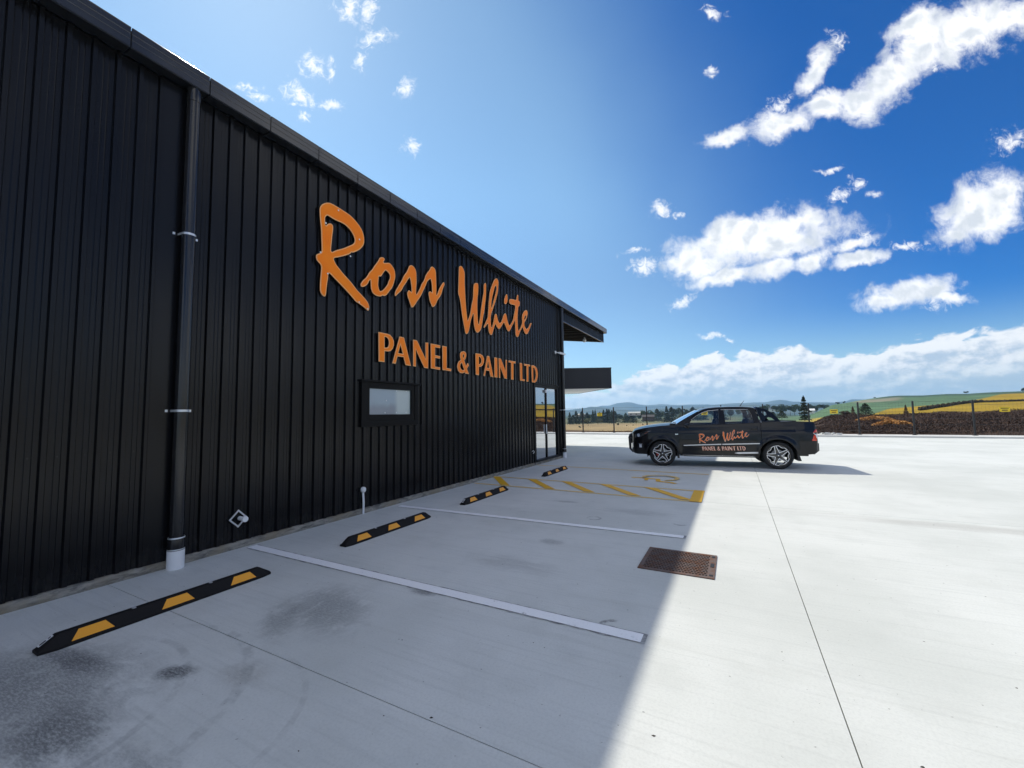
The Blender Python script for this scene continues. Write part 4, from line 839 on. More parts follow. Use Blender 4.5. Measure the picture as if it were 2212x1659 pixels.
def lowz(u):
    z = I(u, [(-.935,.47),(-.92,.43),(-.86,.375),(-.75,.352),(-.45,.352),(.55,.325),(2.6,.322),(3.6,.40),(3.98,.445),(4.06,.50),(4.095,.56)])
    for (cu, cz), r0 in ((FC, .455), (RC, .475)):
        if abs(u-cu) < r0: z = max(z, cz+math.sqrt(r0*r0-(u-cu)**2))
    return z
def us(a, b, step=0.03):
    s_ = set([a, b]); n = max(2, int((b-a)/step)); s_ |= {a+(b-a)*i/n for i in range(n+1)}
    for (cu, cz), r0 in ((FC, .455), (RC, .475)):
        for k in range(25):
            x = cu-r0*math.cos(math.pi*k/24); 
            if a < x < b: s_.add(x)
    return sorted(s_)
def side_panel(name, a, b, zlo=None, zhi=None, m=None, nz=16, inner=0.035):
    m = m or PAINT
    for s_ in (-1, 1):
        U = us(a, b); v = []; f = []; nr = nz+1
        for u in U:
            z0, z1 = lowz(u) if zlo is None else max(lowz(u), zlo(u)), I(u, TOPZ) if zhi is None else zhi(u)
            if z1 < z0+0.002: z1 = z0+0.002
            for k in range(nr): z = z0+(z1-z0)*k/nz; v.append((u, s_*hw(u, z), z))
        nU = len(U)
        for i in range(nU-1):
            for k in range(nz): f.append((i*nr+k, (i+1)*nr+k, (i+1)*nr+k+1, i*nr+k+1) if s_ < 0 else (i*nr+k, i*nr+k+1, (i+1)*nr+k+1, (i+1)*nr+k))
        # folded return edges all round
        loop = [i*nr for i in range(nU)] + [(nU-1)*nr+k for k in range(1, nr)] + [i*nr+nz for i in range(nU-2, -1, -1)] + [k for k in range(nz-1, 0, -1)]
        cu_, cz_ = (a+b)/2, 0.8; base = len(v)
        for q in loop:
            x, y, z = v[q]; v.append((x+(0.004 if x < cu_ else -0.004), y-s_*inner, z))
        L_ = len(loop)
        for i in range(L_): f.append((loop[i], loop[(i+1) % L_], base+(i+1) % L_, base+i))
        me = mesh(name, v, f, True); bm = bmesh.new(); bm.from_mesh(me); bmesh.ops.recalc_face_normals(bm, faces=bm.faces)
        for e_ in bm.edges: e_.smooth = e_.calc_face_angle(0) < R(40)
        bm.to_mesh(me); bm.free(); o = link(name, me, m, trk)
        yield o
list(side_panel('front_fender', -.935, .497)); fd = list(side_panel('front_door', .503, 1.667)); rd = list(side_panel('rear_door', 1.673, 2.706)); list(side_panel('tray_side', 2.716, 4.095))
# hood
v = []; f = []; U = [-.935,-.925,-.89,-.83,-.72,-.6,-.45,-.3,-.1,.1,.25,.34]; NV = 20
for u in U:
    for k in range(NV+1):
        s_ = -1+2*k/NV; w = hw(u, I(u, TOPZ)); cr = 0.052*I(u, [(-.935,.3),(-.8,.8),(-.5,1),(.34,1.15)])
        v.append((u-0.05*(1-s_*s_)*(1 if u < .2 else 0.3), s_*w*0.998, I(u, TOPZ)+cr*(1-s_**2)*1.0+0.012*math.exp(-((abs(s_)-.62)/.06)**2)-0.004))
for i in range(len(U)-1):
    for k in range(NV): a = i*(NV+1)+k; f.append((a, a+1, a+NV+2, a+NV+1))
link('hood', mesh('hood', v, f, True), PAINT, trk)
# nose and tail closings
def end_cap(name, u, lo, m, dx):
    v = []; f = []; Nz = 10; 
    for k in range(Nz+1):
        z = lo+(I(u, TOPZ)-lo)*k/Nz; w = hw(u, z)
        for j in range(9): s_ = -1+2*j/8; v.append((u+dx*(1-s_*s_), s_*w, z))
    for k in range(Nz):
        for j in range(8): a = k*9+j; f.append((a, a+1, a+10, a+9))
    return link(name, mesh(name, v, f, True), m, trk)
end_cap('front_bumper', -.935, .45, PAINT, -0.05); end_cap('tailgate', 4.095, .50, PAINT, 0.02)
MB().box((-.995,-.42,.66),(-.94,.42,.90)).build('grille', TRIM, trk, bevel=0.01)
for k in range(4): MB().box((-1.0,-.40,.69+k*.052),(-.985,.40,.705+k*.052)).build('grille_bar', CHROME, trk)
for s_ in (-1, 1):
    def onside(u, z, o_=0.004): return (u, s_*(hw(u, z)+o_), z)
    # headlamp wraps round the corner
    poly = [(-.86,.905),(-.80,.87),(-.66,.885),(-.50,.96),(-.30,1.085),(-.42,1.075),(-.62,1.03),(-.80,1.0)]
    def skin(poly, name, m, off=0.004, sub=3):
        # fan fill following the body surface
        cu_ = sum(p[0] for p in poly)/len(poly); cz_ = sum(p[1] for p in poly)/len(poly); rings = []
        for q in range(sub+1):
            t_ = q/sub; rings.append([(cu_+(p[0]-cu_)*t_, cz_+(p[1]-cz_)*t_) for p in poly])
        v = [onside(cu_, cz_, off)]; f = []; n = len(poly)
        for rg in rings[1:]: v += [onside(p[0], p[1], off) for p in rg]
        for i in range(n): f.append((0, 1+i, 1+(i+1) % n))
        for q in range(sub-1):
            for i in range(n): f.append((1+q*n+i, 1+(q+1)*n+i, 1+(q+1)*n+(i+1) % n, 1+q*n+(i+1) % n))
        k0 = 1+(sub-1)*n; b0 = len(v); v += [onside(p[0], p[1], -0.02) for p in rings[-1]]
        for i in range(n): f.append((k0+i, b0+i, b0+(i+1) % n, k0+(i+1) % n))
        me = mesh(name, v, f); bm = bmesh.new(); bm.from_mesh(me); bmesh.ops.recalc_face_normals(bm, faces=bm.faces); bm.to_mesh(me); bm.free()
        return link(name, me, m, trk)
    hl = skin(poly, 'headlight', mat('lamp_housing', (0.02,0.022,0.025), 0.05, coat=1.0), 0.006)
    skin([(-.70+.045*math.cos(a*math.pi/6), .945+.05*math.sin(a*math.pi/6)) for a in range(12)], 'headlight_lens', mat('lamp_lens', (0.45,0.5,0.58), 0.1, spec=1.0), 0.010)
    skin([(-.53,.985),(-.43,1.045),(-.40,1.06),(-.50,.995)], 'indicator', mat('amber_lens', (0.55,0.12,0.02), 0.15), 0.012)
    skin([(-.69,.56),(-.61,.56),(-.615,.66),(-.685,.66)], 'fog_light', mat('fog_lens', (0.62,0.65,0.7), 0.15), 0.006)
    skin([(-.70,.665),(-.59,.665),(-.595,.69),(-.695,.69)], 'fog_trim', CHROME, 0.008)
    skin([(-.905,.56),(-.875,.54),(-.87,.70),(-.90,.715)], 'corner_guard', mat('silver_guard', (0.7,0.7,0.7), 0.3), 0.012)
    skin([(.39,.968),(.475,.968),(.475,.995),(.39,.995)], 'fender_badge', CHROME, 0.004, 1)
    # tail lamp: red, clear, red
    RED = mat('red_lens', (0.62,0.035,0.01), 0.12, coat=1.0)
    skin([(3.965,1.03),(4.01,1.09),(4.055,1.135),(4.075,1.10),(4.088,1.035)], 'tail_light', RED, 0.008)
    skin([(3.965,1.026),(4.09,1.031),(4.094,.90),(4.085,.84),(4.045,.90),(4.03,.97)], 'reversing_light', mat('clear_lens', (0.75,0.75,0.74), 0.15), 0.008)
    skin([(3.93,.81),(4.05,.808),(4.05,.88),(4.03,.955),(3.995,1.0),(3.975,.94)], 'tail_light', RED, 0.009)
    # bright body strips and handles
    def bar(u0, z0, u1, z1, h, name, m, off=0.012, n=10, taper=0.0):
        v = []; f = []
        for i in range(n+1):
            t_ = i/n; u, z = u0+(u1-u0)*t_, z0+(z1-z0)*t_; hh = h*(min(1, t_*6) if taper else 1)
            for dz_, o_ in ((-hh/2, -.004), (-hh/2, off), (hh/2, off), (hh/2, -.004)): y = s_*(hw(u, z)+o_); v.append((u, y, z+dz_))
        for i in range(n):
            for k in range(3): a = i*4+k; f.append((a, a+4, a+5, a+1))
        f += [(0,1,2,3), (n*4+3, n*4+2, n*4+1, n*4)]
        me = mesh(name, v, f); bm = bmesh.new(); bm.from_mesh(me); bmesh.ops.recalc_face_normals(bm, faces=bm.faces); bm.to_mesh(me); bm.free(); return link(name, me, m, trk)
    SIL = mat('silver_strip', (0.72,0.72,0.73), 0.28, metal=0.4)
    bar(.62,.643,1.655,.690,.026,'door_strip',SIL); bar(1.685,.690,2.655,.722,.026,'door_strip',SIL)
    bar(1.99,.435,2.60,.458,.045,'sill_strip',SIL, 0.022, 12, 1)
    bar(.60,.335,2.60,.335,.035,'side_step',TRIM,0.05)
    bar(.58,.352,2.52,.352,.006,'step_edge',CHROME,0.052)
    for u0 in (1.40, 2.44):
        bar(u0,1.135,u0+.17,1.140,.030,'door_handle',PAINT,0.035,6)
    # wheel arch lining and mud flaps
    for (cu, cz), r0, nm in ((FC,.462,'arch_lining'),(RC,.482,'arch_lining')):
        v = []; f = []; n = 24
        for k in range(n+1):
            a = R(-14)+math.pi*k/n*1.155
            for y in (s_*.93, s_*.52): v.append((cu+r0*math.cos(a), y, cz+r0*math.sin(a)))
        for k in range(n): f.append((2*k, 2*k+1, 2*k+3, 2*k+2))
        c0 = len(v); v.append((cu, s_*.52, cz)); f += [(c0, 2*k+1, 2*k+3) for k in range(n)]
        link(nm, mesh(nm, v, f), UND, trk)
    MB().hexa([(.43,s_*.72,.255),(.49,s_*.72,.255),(.49,s_*.95,.255),(.43,s_*.95,.255),(.44,s_*.72,.46),(.50,s_*.72,.42),(.50,s_*.95,.42),(.44,s_*.95,.46)]).build('mud_flap', TRIM, trk)
    MB().hexa([(3.58,s_*.72,.245),(3.66,s_*.72,.245),(3.66,s_*.95,.245),(3.58,s_*.95,.245),(3.55,s_*.72,.50),(3.59,s_*.72,.50),(3.59,s_*.95,.50),(3.55,s_*.95,.50)]).build('mud_flap', TRIM, trk)
    # mirror
    mm = MB(); mm.tube([(.80,s_*.88,1.28),(.76,s_*1.0,1.25)], 0.03, 8)
    mm.build('mirror_arm', TRIM, trk)
    v = []; 
    prof = [(-.085,.0),(-.07,.055),(0,.085),(.075,.07),(.09,0),(.07,-.065),(0,-.085),(-.07,-.06)]
    mo = MB(); mo.add([(.70-.03, s_*1.04+p[0]*1.2, 1.245+p[1]*.7) for p in prof]+[(.70+.05, s_*1.04+p[0]*1.4, 1.245+p[1]) for p in prof]+[(.70+.09, s_*1.04+p[0]*1.3, 1.245+p[1]*.95) for p in prof],
        [(i, (i+1) % 8, 8+(i+1) % 8, 8+i) for i in range(8)]+[(8+i, 8+(i+1) % 8, 16+(i+1) % 8, 16+i) for i in range(8)]+[tuple(range(8)), tuple(range(23,15,-1))])
    mo.build('wing_mirror', PAINT, trk, autos=50)
    MB().hexa([(.668,s_*1.0-.035,1.20),(.672,s_*1.0+.035,1.20),(.675,s_*1.0+.035,1.222),(.668,s_*1.0-.035,1.222),(.69,s_*1.04-.1,1.20),(.70,s_*1.04+.1,1.20),(.70,s_*1.04+.1,1.222),(.69,s_*1.04-.1,1.222)]).build('mirror_indicator', mat('clear_indicator', (0.75,0.75,0.72), 0.2), trk)
    # greenhouse side with window openings; leans inwards with height
    gy = lambda z, o_=0.0: s_*(0.905-(z-1.26)*0.33+o_)
    outer = [(.42,1.262),(.62,1.385),(.85,1.525),(1.03,1.63),(1.20,1.712),(1.36,1.762),(1.55,1.785),(1.9,1.797),(2.3,1.790),(2.52,1.770),(2.585,1.745),(2.66,1.50),(2.712,1.318),(1.7,1.272),(.9,1.26)]
    w1 = [(.80,1.285),(.86,1.40),(1.02,1.525),(1.18,1.618),(1.34,1.672),(1.63,1.700),(1.63,1.288)]
    w2 = [(1.775,1.703),(2.32,1.702),(2.44,1.685),(2.49,1.60),(2.55,1.325),(1.80,1.298)]
    qv, qf = flat_shape([outer, w1, w2], 0, 0.020)
    me = mesh('cab_side', [(a, gy(b, c_), b) for a, b, c_ in qv], qf); bm = bmesh.new(); bm.from_mesh(me); bmesh.ops.recalc_face_normals(bm, faces=bm.faces); bm.to_mesh(me); bm.free()
    link('cab_side', me, PAINT, trk)
    for lp, nm in ((w1, 'front_side_window'), (w2, 'rear_side_window')):
        c_u = sum(p[0] for p in lp)/len(lp); c_z = sum(p[1] for p in lp)/len(lp)
        q = [(c_u+(p[0]-c_u)*1.02, c_z+(p[1]-c_z)*1.02) for p in lp]
        link(nm, mesh(nm, [(a, gy(b, -.006), b) for a, b in q], [tuple(range(len(q)))]), CG, trk)
    rg_ = [(.86,1.415),(1.02,1.54),(1.18,1.632),(1.34,1.687),(1.64,1.712)]
    v = []; f = []
    for (a, b) in rg_: v += [(a, gy(b, .020), b-.007), (a, gy(b, .032), b-.002), (a, gy(b, .020), b+.006)]
    for i in range(len(rg_)-1):
        for k in range(2): q = i*3+k; f.append((q, q+3, q+4, q+1))
    link('window_visor', mesh('window_visor', v, f), SIL, trk)
    v = []; f = []; rg_ = [(1.70,1.713),(2.0,1.716),(2.42,1.706)]
    for (a, b) in rg_: v += [(a, gy(b, .020), b-.007), (a, gy(b, .032), b-.002), (a, gy(b, .020), b+.006)]
    for i in range(2):
        for k in range(2): q = i*3+k; f.append((q, q+3, q+4, q+1))
    link('window_visor', mesh('window_visor', v, f), SIL, trk)
    # sports bar hoop behind the cab
    so_ = [(2.63,1.795),(2.70,1.755),(2.80,1.735),(2.90,1.70),(3.02,1.615),(3.12,1.50),(3.20,1.40),(3.24,1.345),(2.76,1.345),(2.70,1.50)]
    h1 = [(2.765,1.655),(2.84,1.655),(2.895,1.605),(2.90,1.545),(2.83,1.52),(2.785,1.55)]
    h2 = [(2.845,1.375),(2.86,1.43),(2.94,1.485),(3.02,1.455),(3.10,1.375)]
    qv, qf = flat_shape([so_, h1, h2], 0, 0.030)
    me = mesh('sports_bar_hoop', [(a, s_*(.80-(b-1.34)*.20)+c_, b) for a, b, c_ in qv], qf); bm = bmesh.new(); bm.from_mesh(me); bmesh.ops.recalc_face_normals(bm, faces=bm.faces); bm.to_mesh(me); bm.free()
    o = link('sports_bar_hoop', me, PAINT, trk); md = o.modifiers.new('bevel', 'BEVEL'); md.width = 0.010; md.segments = 2; md.limit_method = 'ANGLE'
    MB().tube([(2.60,s_*.70,1.80),(2.70,s_*.73,1.62),(2.745,s_*.76,1.36)], 0.014, 8).build('roof_drip_trim', CHROME, trk)
MB().tube([(2.70,-.70,1.74),(2.69,0,1.765),(2.70,.70,1.74)], 0.035, 12).build('sports_bar_crossbar', PAINT, trk)
# roof
v = []; f = []; RU = [(1.08,1.675),(1.14,1.715),(1.22,1.752),(1.36,1.785),(1.55,1.803),(1.9,1.812),(2.3,1.806),(2.50,1.788),(2.58,1.765),(2.605,1.73)]; NV = 16
for (u, z) in RU:
    for k in range(NV+1):
        s_ = -1+2*k/NV; w = 0.905-(z-0.03-1.26)*0.33+0.008
        v.append((u-0.05*(1-s_*s_)*(1 if u < 1.5 else 0), s_*w, z+0.026*(1-s_**4)-0.020))
for i in range(len(RU)-1):
    for k in range(NV): a = i*(NV+1)+k; f.append((a, a+1, a+NV+2, a+NV+1))
link('roof', mesh('roof', v, f, True), PAINT, trk)
# windscreen, bulging forward
v = []; f = []; NZ = 8
for i in range(NZ+1):
    t_ = i/NZ; u = .42+(1.10-.42)*t_**1.0; z = 1.285+(1.695-1.285)*(t_**0.92)
    for k in range(NV+1):
        s_ = -1+2*k/NV; w = 0.895-(z-1.26)*0.33; v.append((u-0.13*(1-abs(s_)**2.4)*(1-.35*t_), s_*w, z+0.035*(1-s_*s_)*(1-.4*t_)))
for i in range(NZ):
    for k in range(NV): a = i*(NV+1)+k; f.append((a, a+1, a+NV+2, a+NV+1))
link('windscreen', mesh('windscreen', v, f, True), WS, trk)
link('rear_window', mesh('rear_window', [(2.60,-.70,1.72),(2.60,.70,1.72),(2.70,.80,1.36),(2.70,-.80,1.36)], [(0,1,2,3)]), CG, trk)
MB().box((.24,-.80,1.27),(.40,.80,1.30)).build('cowl_panel', TRIM, trk)
MB().tube([(.30,-.55,1.345),(.20,-.1,1.375)], 0.009, 6).tube([(.30,.2,1.345),(.20,.6,1.365)], 0.009, 6).build('wiper', TRIM, trk)
MB().box((.33,-.80,1.31),(.42,-.72,1.36)).build('windscreen_sticker', mat('pale_sticker', (0.5,0.62,0.7), 0.4), trk)
# cab interior
MB().hexa([(.35,-.82,.5),(.75,-.82,.5),(.75,.82,.5),(.35,.82,.5),(.42,-.84,1.27),(.78,-.84,1.24),(.78,.84,1.24),(.42,.84,1.27)]).build('dashboard', INT, trk)
MB().box((.4,-.86,.40),(2.68,.86,.46)).build('cab_floor', INT, trk); MB().box((2.62,-.84,.46),(2.68,.84,1.34)).build('cab_rear_wall', INT, trk)
for s_ in (-1, 1):
    MB().box((.5,s_*.885-.02,.45),(2.68,s_*.885+.0,1.262)).build('door_card', INT, trk)
    for u0, nm in ((1.28,'front_seat'),(2.16,'rear_seat')):
        sb = MB(); yy = s_*.40
        sb.hexa([(u0-.30,yy-.25,.72),(u0+.20,yy-.25,.70),(u0+.20,yy+.25,.70),(u0-.30,yy+.25,.72),(u0-.30,yy-.24,.84),(u0+.20,yy-.24,.82),(u0+.20,yy+.24,.82),(u0-.30,yy+.24,.84)])
        sb.hexa([(u0+.10,yy-.25,.76),(u0+.24,yy-.25,.76),(u0+.24,yy+.25,.76),(u0+.10,yy+.25,.76),(u0+.30,yy-.18,1.42),(u0+.38,yy-.18,1.42),(u0+.38,yy+.18,1.42),(u0+.30,yy+.18,1.42)])
        sb.hexa([(u0+.31,yy-.12,1.44),(u0+.40,yy-.12,1.44),(u0+.40,yy+.12,1.44),(u0+.31,yy+.12,1.44),(u0+.34,yy-.10,1.60),(u0+.41,yy-.10,1.60),(u0+.41,yy+.10,1.60),(u0+.34,yy+.10,1.60)])
        sb.build(nm, SEAT, trk, bevel=0.03)
        MB().tube([(u0+.30,yy-.06,1.38),(u0+.345,yy-.06,1.47)], 0.008, 6).tube([(u0+.30,yy+.06,1.38),(u0+.345,yy+.06,1.47)], 0.008, 6).build('headrest_post', CHROME, trk)
MB().tube([(.82+.05*math.sin(a)*0, .40+.18*math.cos(a), 1.12+.17*math.sin(a)) for a in [2*math.pi*k/24 for k in range(25)]], 0.014, 8, cap=False).build('steering_wheel', INT, trk)
# tray cover, tailgate top, chassis
v = []; f = []
for u in (2.74, 3.2, 3.6, 4.02):
    for k in range(9): s_ = -1+2*k/8; v.append((u, s_*hw(u, I(u, TOPZ))*0.99, I(u, TOPZ)+0.012*(1-s_**2)-0.003))
for i in range(3):
    for k in range(8): a = i*9+k; f.append((a, a+1, a+10, a+9))
link('tray_cover', mesh('tray_cover', v, f, True), mat('vinyl_cover', (0.016,0.016,0.017), 0.42), trk)
MB().tube([(2.75,-.885,1.338),(3.4,-.892,1.343),(4.0,-.86,1.325)], 0.012, 8).tube([(2.75,.885,1.338),(3.4,.892,1.343),(4.0,.86,1.325)], 0.012, 8).build('tray_rail', TRIM, trk)
MB().box((.5,-.86,.36),(2.6,.86,.42)).box((-.85,-.72,.40),(.5,.72,.95) if False else (-.45,.50,.6)).build('floor_pan', UND, trk)
MB().box((-.80,-.46,.34),(3.95,-.34,.47)).box((-.80,.34,.34),(3.95,.46,.47)).box((-.8,-.5,.47),(-.45,.5,1.0)).box((3.55,-.8,.50),(4.0,.8,1.2)).box((2.75,-.5,.6),(3.6,.5,1.25)).build('chassis', UND, trk)
MB().tube([(3.102,-.72,.37),(3.102,.72,.37)], 0.05, 12).tube([(0,-.72,.37),(0,.72,.37)], 0.04, 12).build('axle', UND, trk)
MB().lathe([(0,-.16),(.10,-.15),(.16,-.06),(.16,.06),(.10,.15),(0,.16)], 16, 'y', (3.102,0,.37)).build('differential', UND, trk)
MB().box((2.55,.25,.30),(3.9,.37,.40)).build('exhaust', mat('exhaust_metal', (0.2,0.19,0.18), 0.5, metal=.7), trk)
MB().box((4.09,-.80,.52),(4.13,.80,.74)).build('rear_bumper', TRIM, trk, bevel=0.015)
MB().tube([(4.02,-.75,.44),(4.06,0,.44),(4.02,.75,.44)], 0.02, 8).build('tow_bar', TRIM, trk)
# nudge bar
MB().tube([(-.90,-.62,.40),(-1.0,-.55,.50),(-1.02,-.52,.86),(-1.01,-.30,.93),(-1.01,.30,.93),(-1.02,.52,.86),(-1.0,.55,.50),(-.90,.62,.40)], 0.035, 12).build('nudge_bar', TRIM, trk, autos=60)
MB().tube([(-.93,-.90,.86),(-.955,-.82,.80),(-.955,-.80,.50),(-.90,-.82,.42)], 0.022, 10).build('bumper_guard', TRIM, trk)
MB().tube([(2.33,0,1.80),(2.335,0,1.83),(2.45,0,1.99)], [0.022,0.012,0.004], 8).build('roof_aerial', TRIM, trk)
# wheels
TYRE = mat('tyre_rubber', (0.014,0.014,0.014), 0.8); RIMK = mat('gloss_black_alloy', (0.012,0.012,0.013), 0.2, coat=1.0); RIMS = mat('machined_alloy', (0.88,0.88,0.88), 0.35, metal=0.25)
DISC = mat('brake_disc', (0.25,0.25,0.26), 0.35, metal=0.9); CAL = mat('red_caliper', (0.35,0.02,0.015), 0.4)
rot = {-1: (8, -19), 1: (20, 33)}
for (cu, cz), idx in ((FC, 0), (RC, 1)):
    for s_ in (-1, 1):
        yo = s_*(.945); wt = bpy.data.objects.new('wheel', None); COL.objects.link(wt); wt.parent = trk; wt.location = (cu, yo, .385)
        q = lambda r_, h: (r_, h if s_ > 0 else -h)
        tp = [(.292,-.02),(.300,-.004),(.315,.004),(.340,.006),(.362,0.0),(.378,-.012),(.385,-.03),(.387,-.08),(.386,-.12),(.387,-.16),(.385,-.21),(.372,-.232),(.34,-.24),(.30,-.235),(.285,-.22)]
        tp = [(r_, h) for r_, h in tp]
        ty = MB().lathe([(r_, h*s_) for r_, h in tp], 56, 'y').build('tyre', TYRE, wt, autos=50)
        tr_ = MB()
        for k in range(56):
            a0, a1 = 2*math.pi*(k+.1)/56, 2*math.pi*(k+.72)/56
            for (h0, h1) in ((-.022,-.085),(-.095,-.155),(-.165,-.225)):
                P4 = [(r_*math.cos(a), h*s_, r_*math.sin(a)) for r_, h in ((.386, h0), (.386, h1)) for a in (a0, a1)]; P5 = [(r_*math.cos(a), h*s_, r_*math.sin(a)) for r_, h in ((.3905, h0), (.3905, h1)) for a in (a0, a1)]
                v_ = P4+P5; tr_.add(v_, [(4,5,7,6),(0,1,5,4),(2,3,7,6),(0,2,6,4),(1,3,7,5)])
        tr_.build('tread', TYRE, wt)
        MB().lathe([(.300,-.002*s_),(.303,-.006*s_),(.296,-.012*s_),(.278,-.035*s_),(.265,-.10*s_),(.262,-.20*s_)], 56, 'y').build('rim_barrel', RIMK, wt, autos=50)
        MB().lathe([(.0,-.09*s_),(.165,-.09*s_),(.165,-.075*s_),(.0,-.07*s_)], 36, 'y').build('brake_disc', DISC, wt)
        if idx == 0:
            cl = MB(); 
            for k in range(5):
                a0, a1 = R(140+k*14), R(140+(k+1)*14)
                cl.hexa([(r_*math.cos(a), h*s_, r_*math.sin(a)) for h in (-.08,-.045) for r_, a in ((.10,a0),(.185,a0),(.185,a1),(.10,a1))])
            cl.build('brake_caliper', CAL, wt)
        sk = MB(); sv = MB()
        a00 = R(90+(-2 if idx == 0 else 14)*(-s_))
        def pr(r_, a, h): return (r_*math.cos(a), h*s_, r_*math.sin(a))
        for k in range(5):
            a = a00+2*math.pi*k/5
            # tapering black spoke with a machined lip along both sides
            def sp(r_, w, h): n_ = (-math.sin(a), math.cos(a)); return (r_*math.cos(a)+n_[0]*w, h*s_, r_*math.sin(a)+n_[1]*w)
            sk.hexa([sp(.05,-.052,-.045), sp(.05,.052,-.045), sp(.275,.020,-.04), sp(.275,-.020,-.04), sp(.05,-.050,-.014), sp(.05,.050,-.014), sp(.282,.018,-.010), sp(.282,-.018,-.010)])
            for e_ in (-1, 1):
                w0, w1 = e_*.052, e_*.019
                sv.hexa([sp(.060,w0-.0075,-.03), sp(.060,w0+.0075,-.03), sp(.285,w1+.0075,-.03), sp(.285,w1-.0075,-.03), sp(.060,w0-.0075,-.006), sp(.060,w0+.0075,-.006), sp(.287,w1+.0075,-.004), sp(.287,w1-.0075,-.004)])
            # outer machined arcs with a notch between spokes
            g = R(6.5); a0 = a+g; a1 = a+2*math.pi/5-g; ns = 12
            path = []
            for j in range(ns+1):
                t_ = j/ns; rr = .280
                if .40 < t_ < .60: rr = .248
                elif .33 < t_ < .67: rr = .262
                path.append((rr, a0+(a1-a0)*t_))
            for (r0_, b0), (r1_, b1) in zip(path[:-1], path[1:]):
                sv.hexa([pr(r0_-.013,b0,-.03), pr(r0_,b0,-.03), pr(r1_,b1,-.03), pr(r1_-.013,b1,-.03), pr(r0_-.013,b0,-.005), pr(r0_,b0,-.005), pr(r1_,b1,-.005), pr(r1_-.013,b1,-.005)])
                sk.hexa([pr(r0_-.002,b0,-.035), pr(.298,b0,-.035), pr(.298,b1,-.035), pr(r1_-.002,b1,-.035), pr(r0_-.002,b0,-.009), pr(.298,b0,-.009), pr(.298,b1,-.009), pr(r1_-.002,b1,-.009)])
        sk.build('spokes', RIMK, wt); sv.build('machined_edges', RIMS, wt)
        MB().lathe([(.075,-.05*s_),(.075,-.006*s_),(.066,.0*s_),(0,.003*s_)], 28, 'y').build('hub_cap', RIMK, wt, autos=50)
        MB().box((-.014,min(.002*s_,.006*s_),-.012),(.014,max(.002*s_,.006*s_),.012)).build('hub_emblem', RIMS, wt)
# lettering on the doors: same outlines as the wall sign
OE = mat('orange_edge_vinyl', (0.85,0.16,0.02), 0.4); OW2 = mat('peach_vinyl', (0.86,0.60,0.48), 0.4)
OW = mat('white_vinyl', (0.80,0.78,0.76), 0.35); OV = mat('orange_vinyl', (0.85,0.22,0.03), 0.3)
def vin():
    t = NT(OV); p = t.obj(); s_ = t.new('ShaderNodeSeparateXYZ'); t.L.new(p, s_.inputs[0]); 
    n = t.noise(p, 9, 3, .5); t.color(t.mix(t.rng(t.math('MULTIPLY_ADD', n, .12, t.math('SUBTRACT', s_.outputs[2], t.math('MULTIPLY', s_.outputs[0], .11))), .71, .60), (0.92,0.20,0.01), (0.88,0.50,0.32)))
vin()
def dens(lp, d=0.05):
    q = []
    for a, b in zip(lp, lp[1:]+lp[:1]):
        n = max(1, int(math.hypot(a[0]-b[0], a[1]-b[1])/d)); q += [(a[0]+(b[0]-a[0])*i/n, a[1]+(b[1]-a[1])*i/n) for i in range(n)]
    return q
def vinyl(D, A, s_, nm, grow, sm, swap=False):
    for k_, lp in D.items():
        L2 = []
        for l in lp:
            l = smooth_loop(l, 1) if sm else l
            L2.append([(A[0][0]*y+A[0][1]*z+A[0][2], A[1][0]*y+A[1][1]*z+A[1][2]) for y, z in l])
        for gq, m_, off, nn in (((-grow, OE, .0035, 'orange_outline'), (0.0015, OW2, .0055, 'pale_letter')) if swap else ((-grow, OW, .0035, 'white_outline'), (0.002, OV, .0055, 'orange_letter'))):
            v, f = flat_shape(inset_loops(L2, gq) if gq else L2, 0, 0.0)
            if not v: continue
            if s_ < 0: vv = [(a, -(hw(a, b)+off), b) for a, b, c_ in v]
            else: vv = [(3.45-a, hw(3.45-a, b)+off, b) for a, b, c_ in v]
            o = link(nn, mesh(nn, vv, f), m_, nm)
for s_ in (-1, 1):
    tx = bpy.data.objects.new('script_lettering', None); COL.objects.link(tx); tx.parent = trk
    vinyl(SCRIPT, [[0.1688,-0.0021,0.344],[0.0113,0.1804,0.0075]], s_, tx, 0.0008, True)
    tx = bpy.data.objects.new('block_lettering', None); COL.objects.link(tx); tx.parent = trk
    vinyl(BLOCK, [[0.1622,-0.0294,0.3205],[0.0028,0.206,-0.0725]], s_, tx, 0.0022, False, True)
# ------------------------------------------------------------------ land beyond the yard
E_ = lambda a, pts: np.interp(a, [p[0] for p in pts], [p[1] for p in pts])
RIDGE = [(-180,0.6),(-120,0.3),(-60,-0.3),(-25,-0.75),(-10,-0.70),(2,-0.55),(7.67,-0.3),(8.89,0.17),(9.48,0.4),(10.63,0.55),(11.56,0.76),(12.47,0.91),(13.35,1.05),(14.21,1.15),(14.88,1.18),(16.64,1.12),(18.15,1.19),(19.58,1.15),(20.95,1.21),(22.93,1.22),(40,1.7),(80,2.2),(130,1.4),(180,0.6)]
YTOP = [(-180,-3),(9,-1.2),(12.8,-0.67),(14.14,-0.11),(15.79,0.05),(17.35,0.2),(18.83,0.42),(20.24,0.64),(21.59,1.03),(22.92,1.12),(40,1.5),(80,1.6),(140,-1),(180,-3)]
SCRUB = [(-180,-3),(-25,-3.0),(-16.9,-2.35),(-11.9,-2.05),(0,-1.6),(4.48,-1.30),(7.62,-1.20),(8.83,-0.95),(10.74,-0.85),(12.72,-0.95),(14.92,-0.92),(16.53,-0.78),(17.67,-0.68),(19.47,-0.70),(20.84,-0.62),(22.82,-0.5),(60,-0.5),(100,-1.5),(180,-3)]
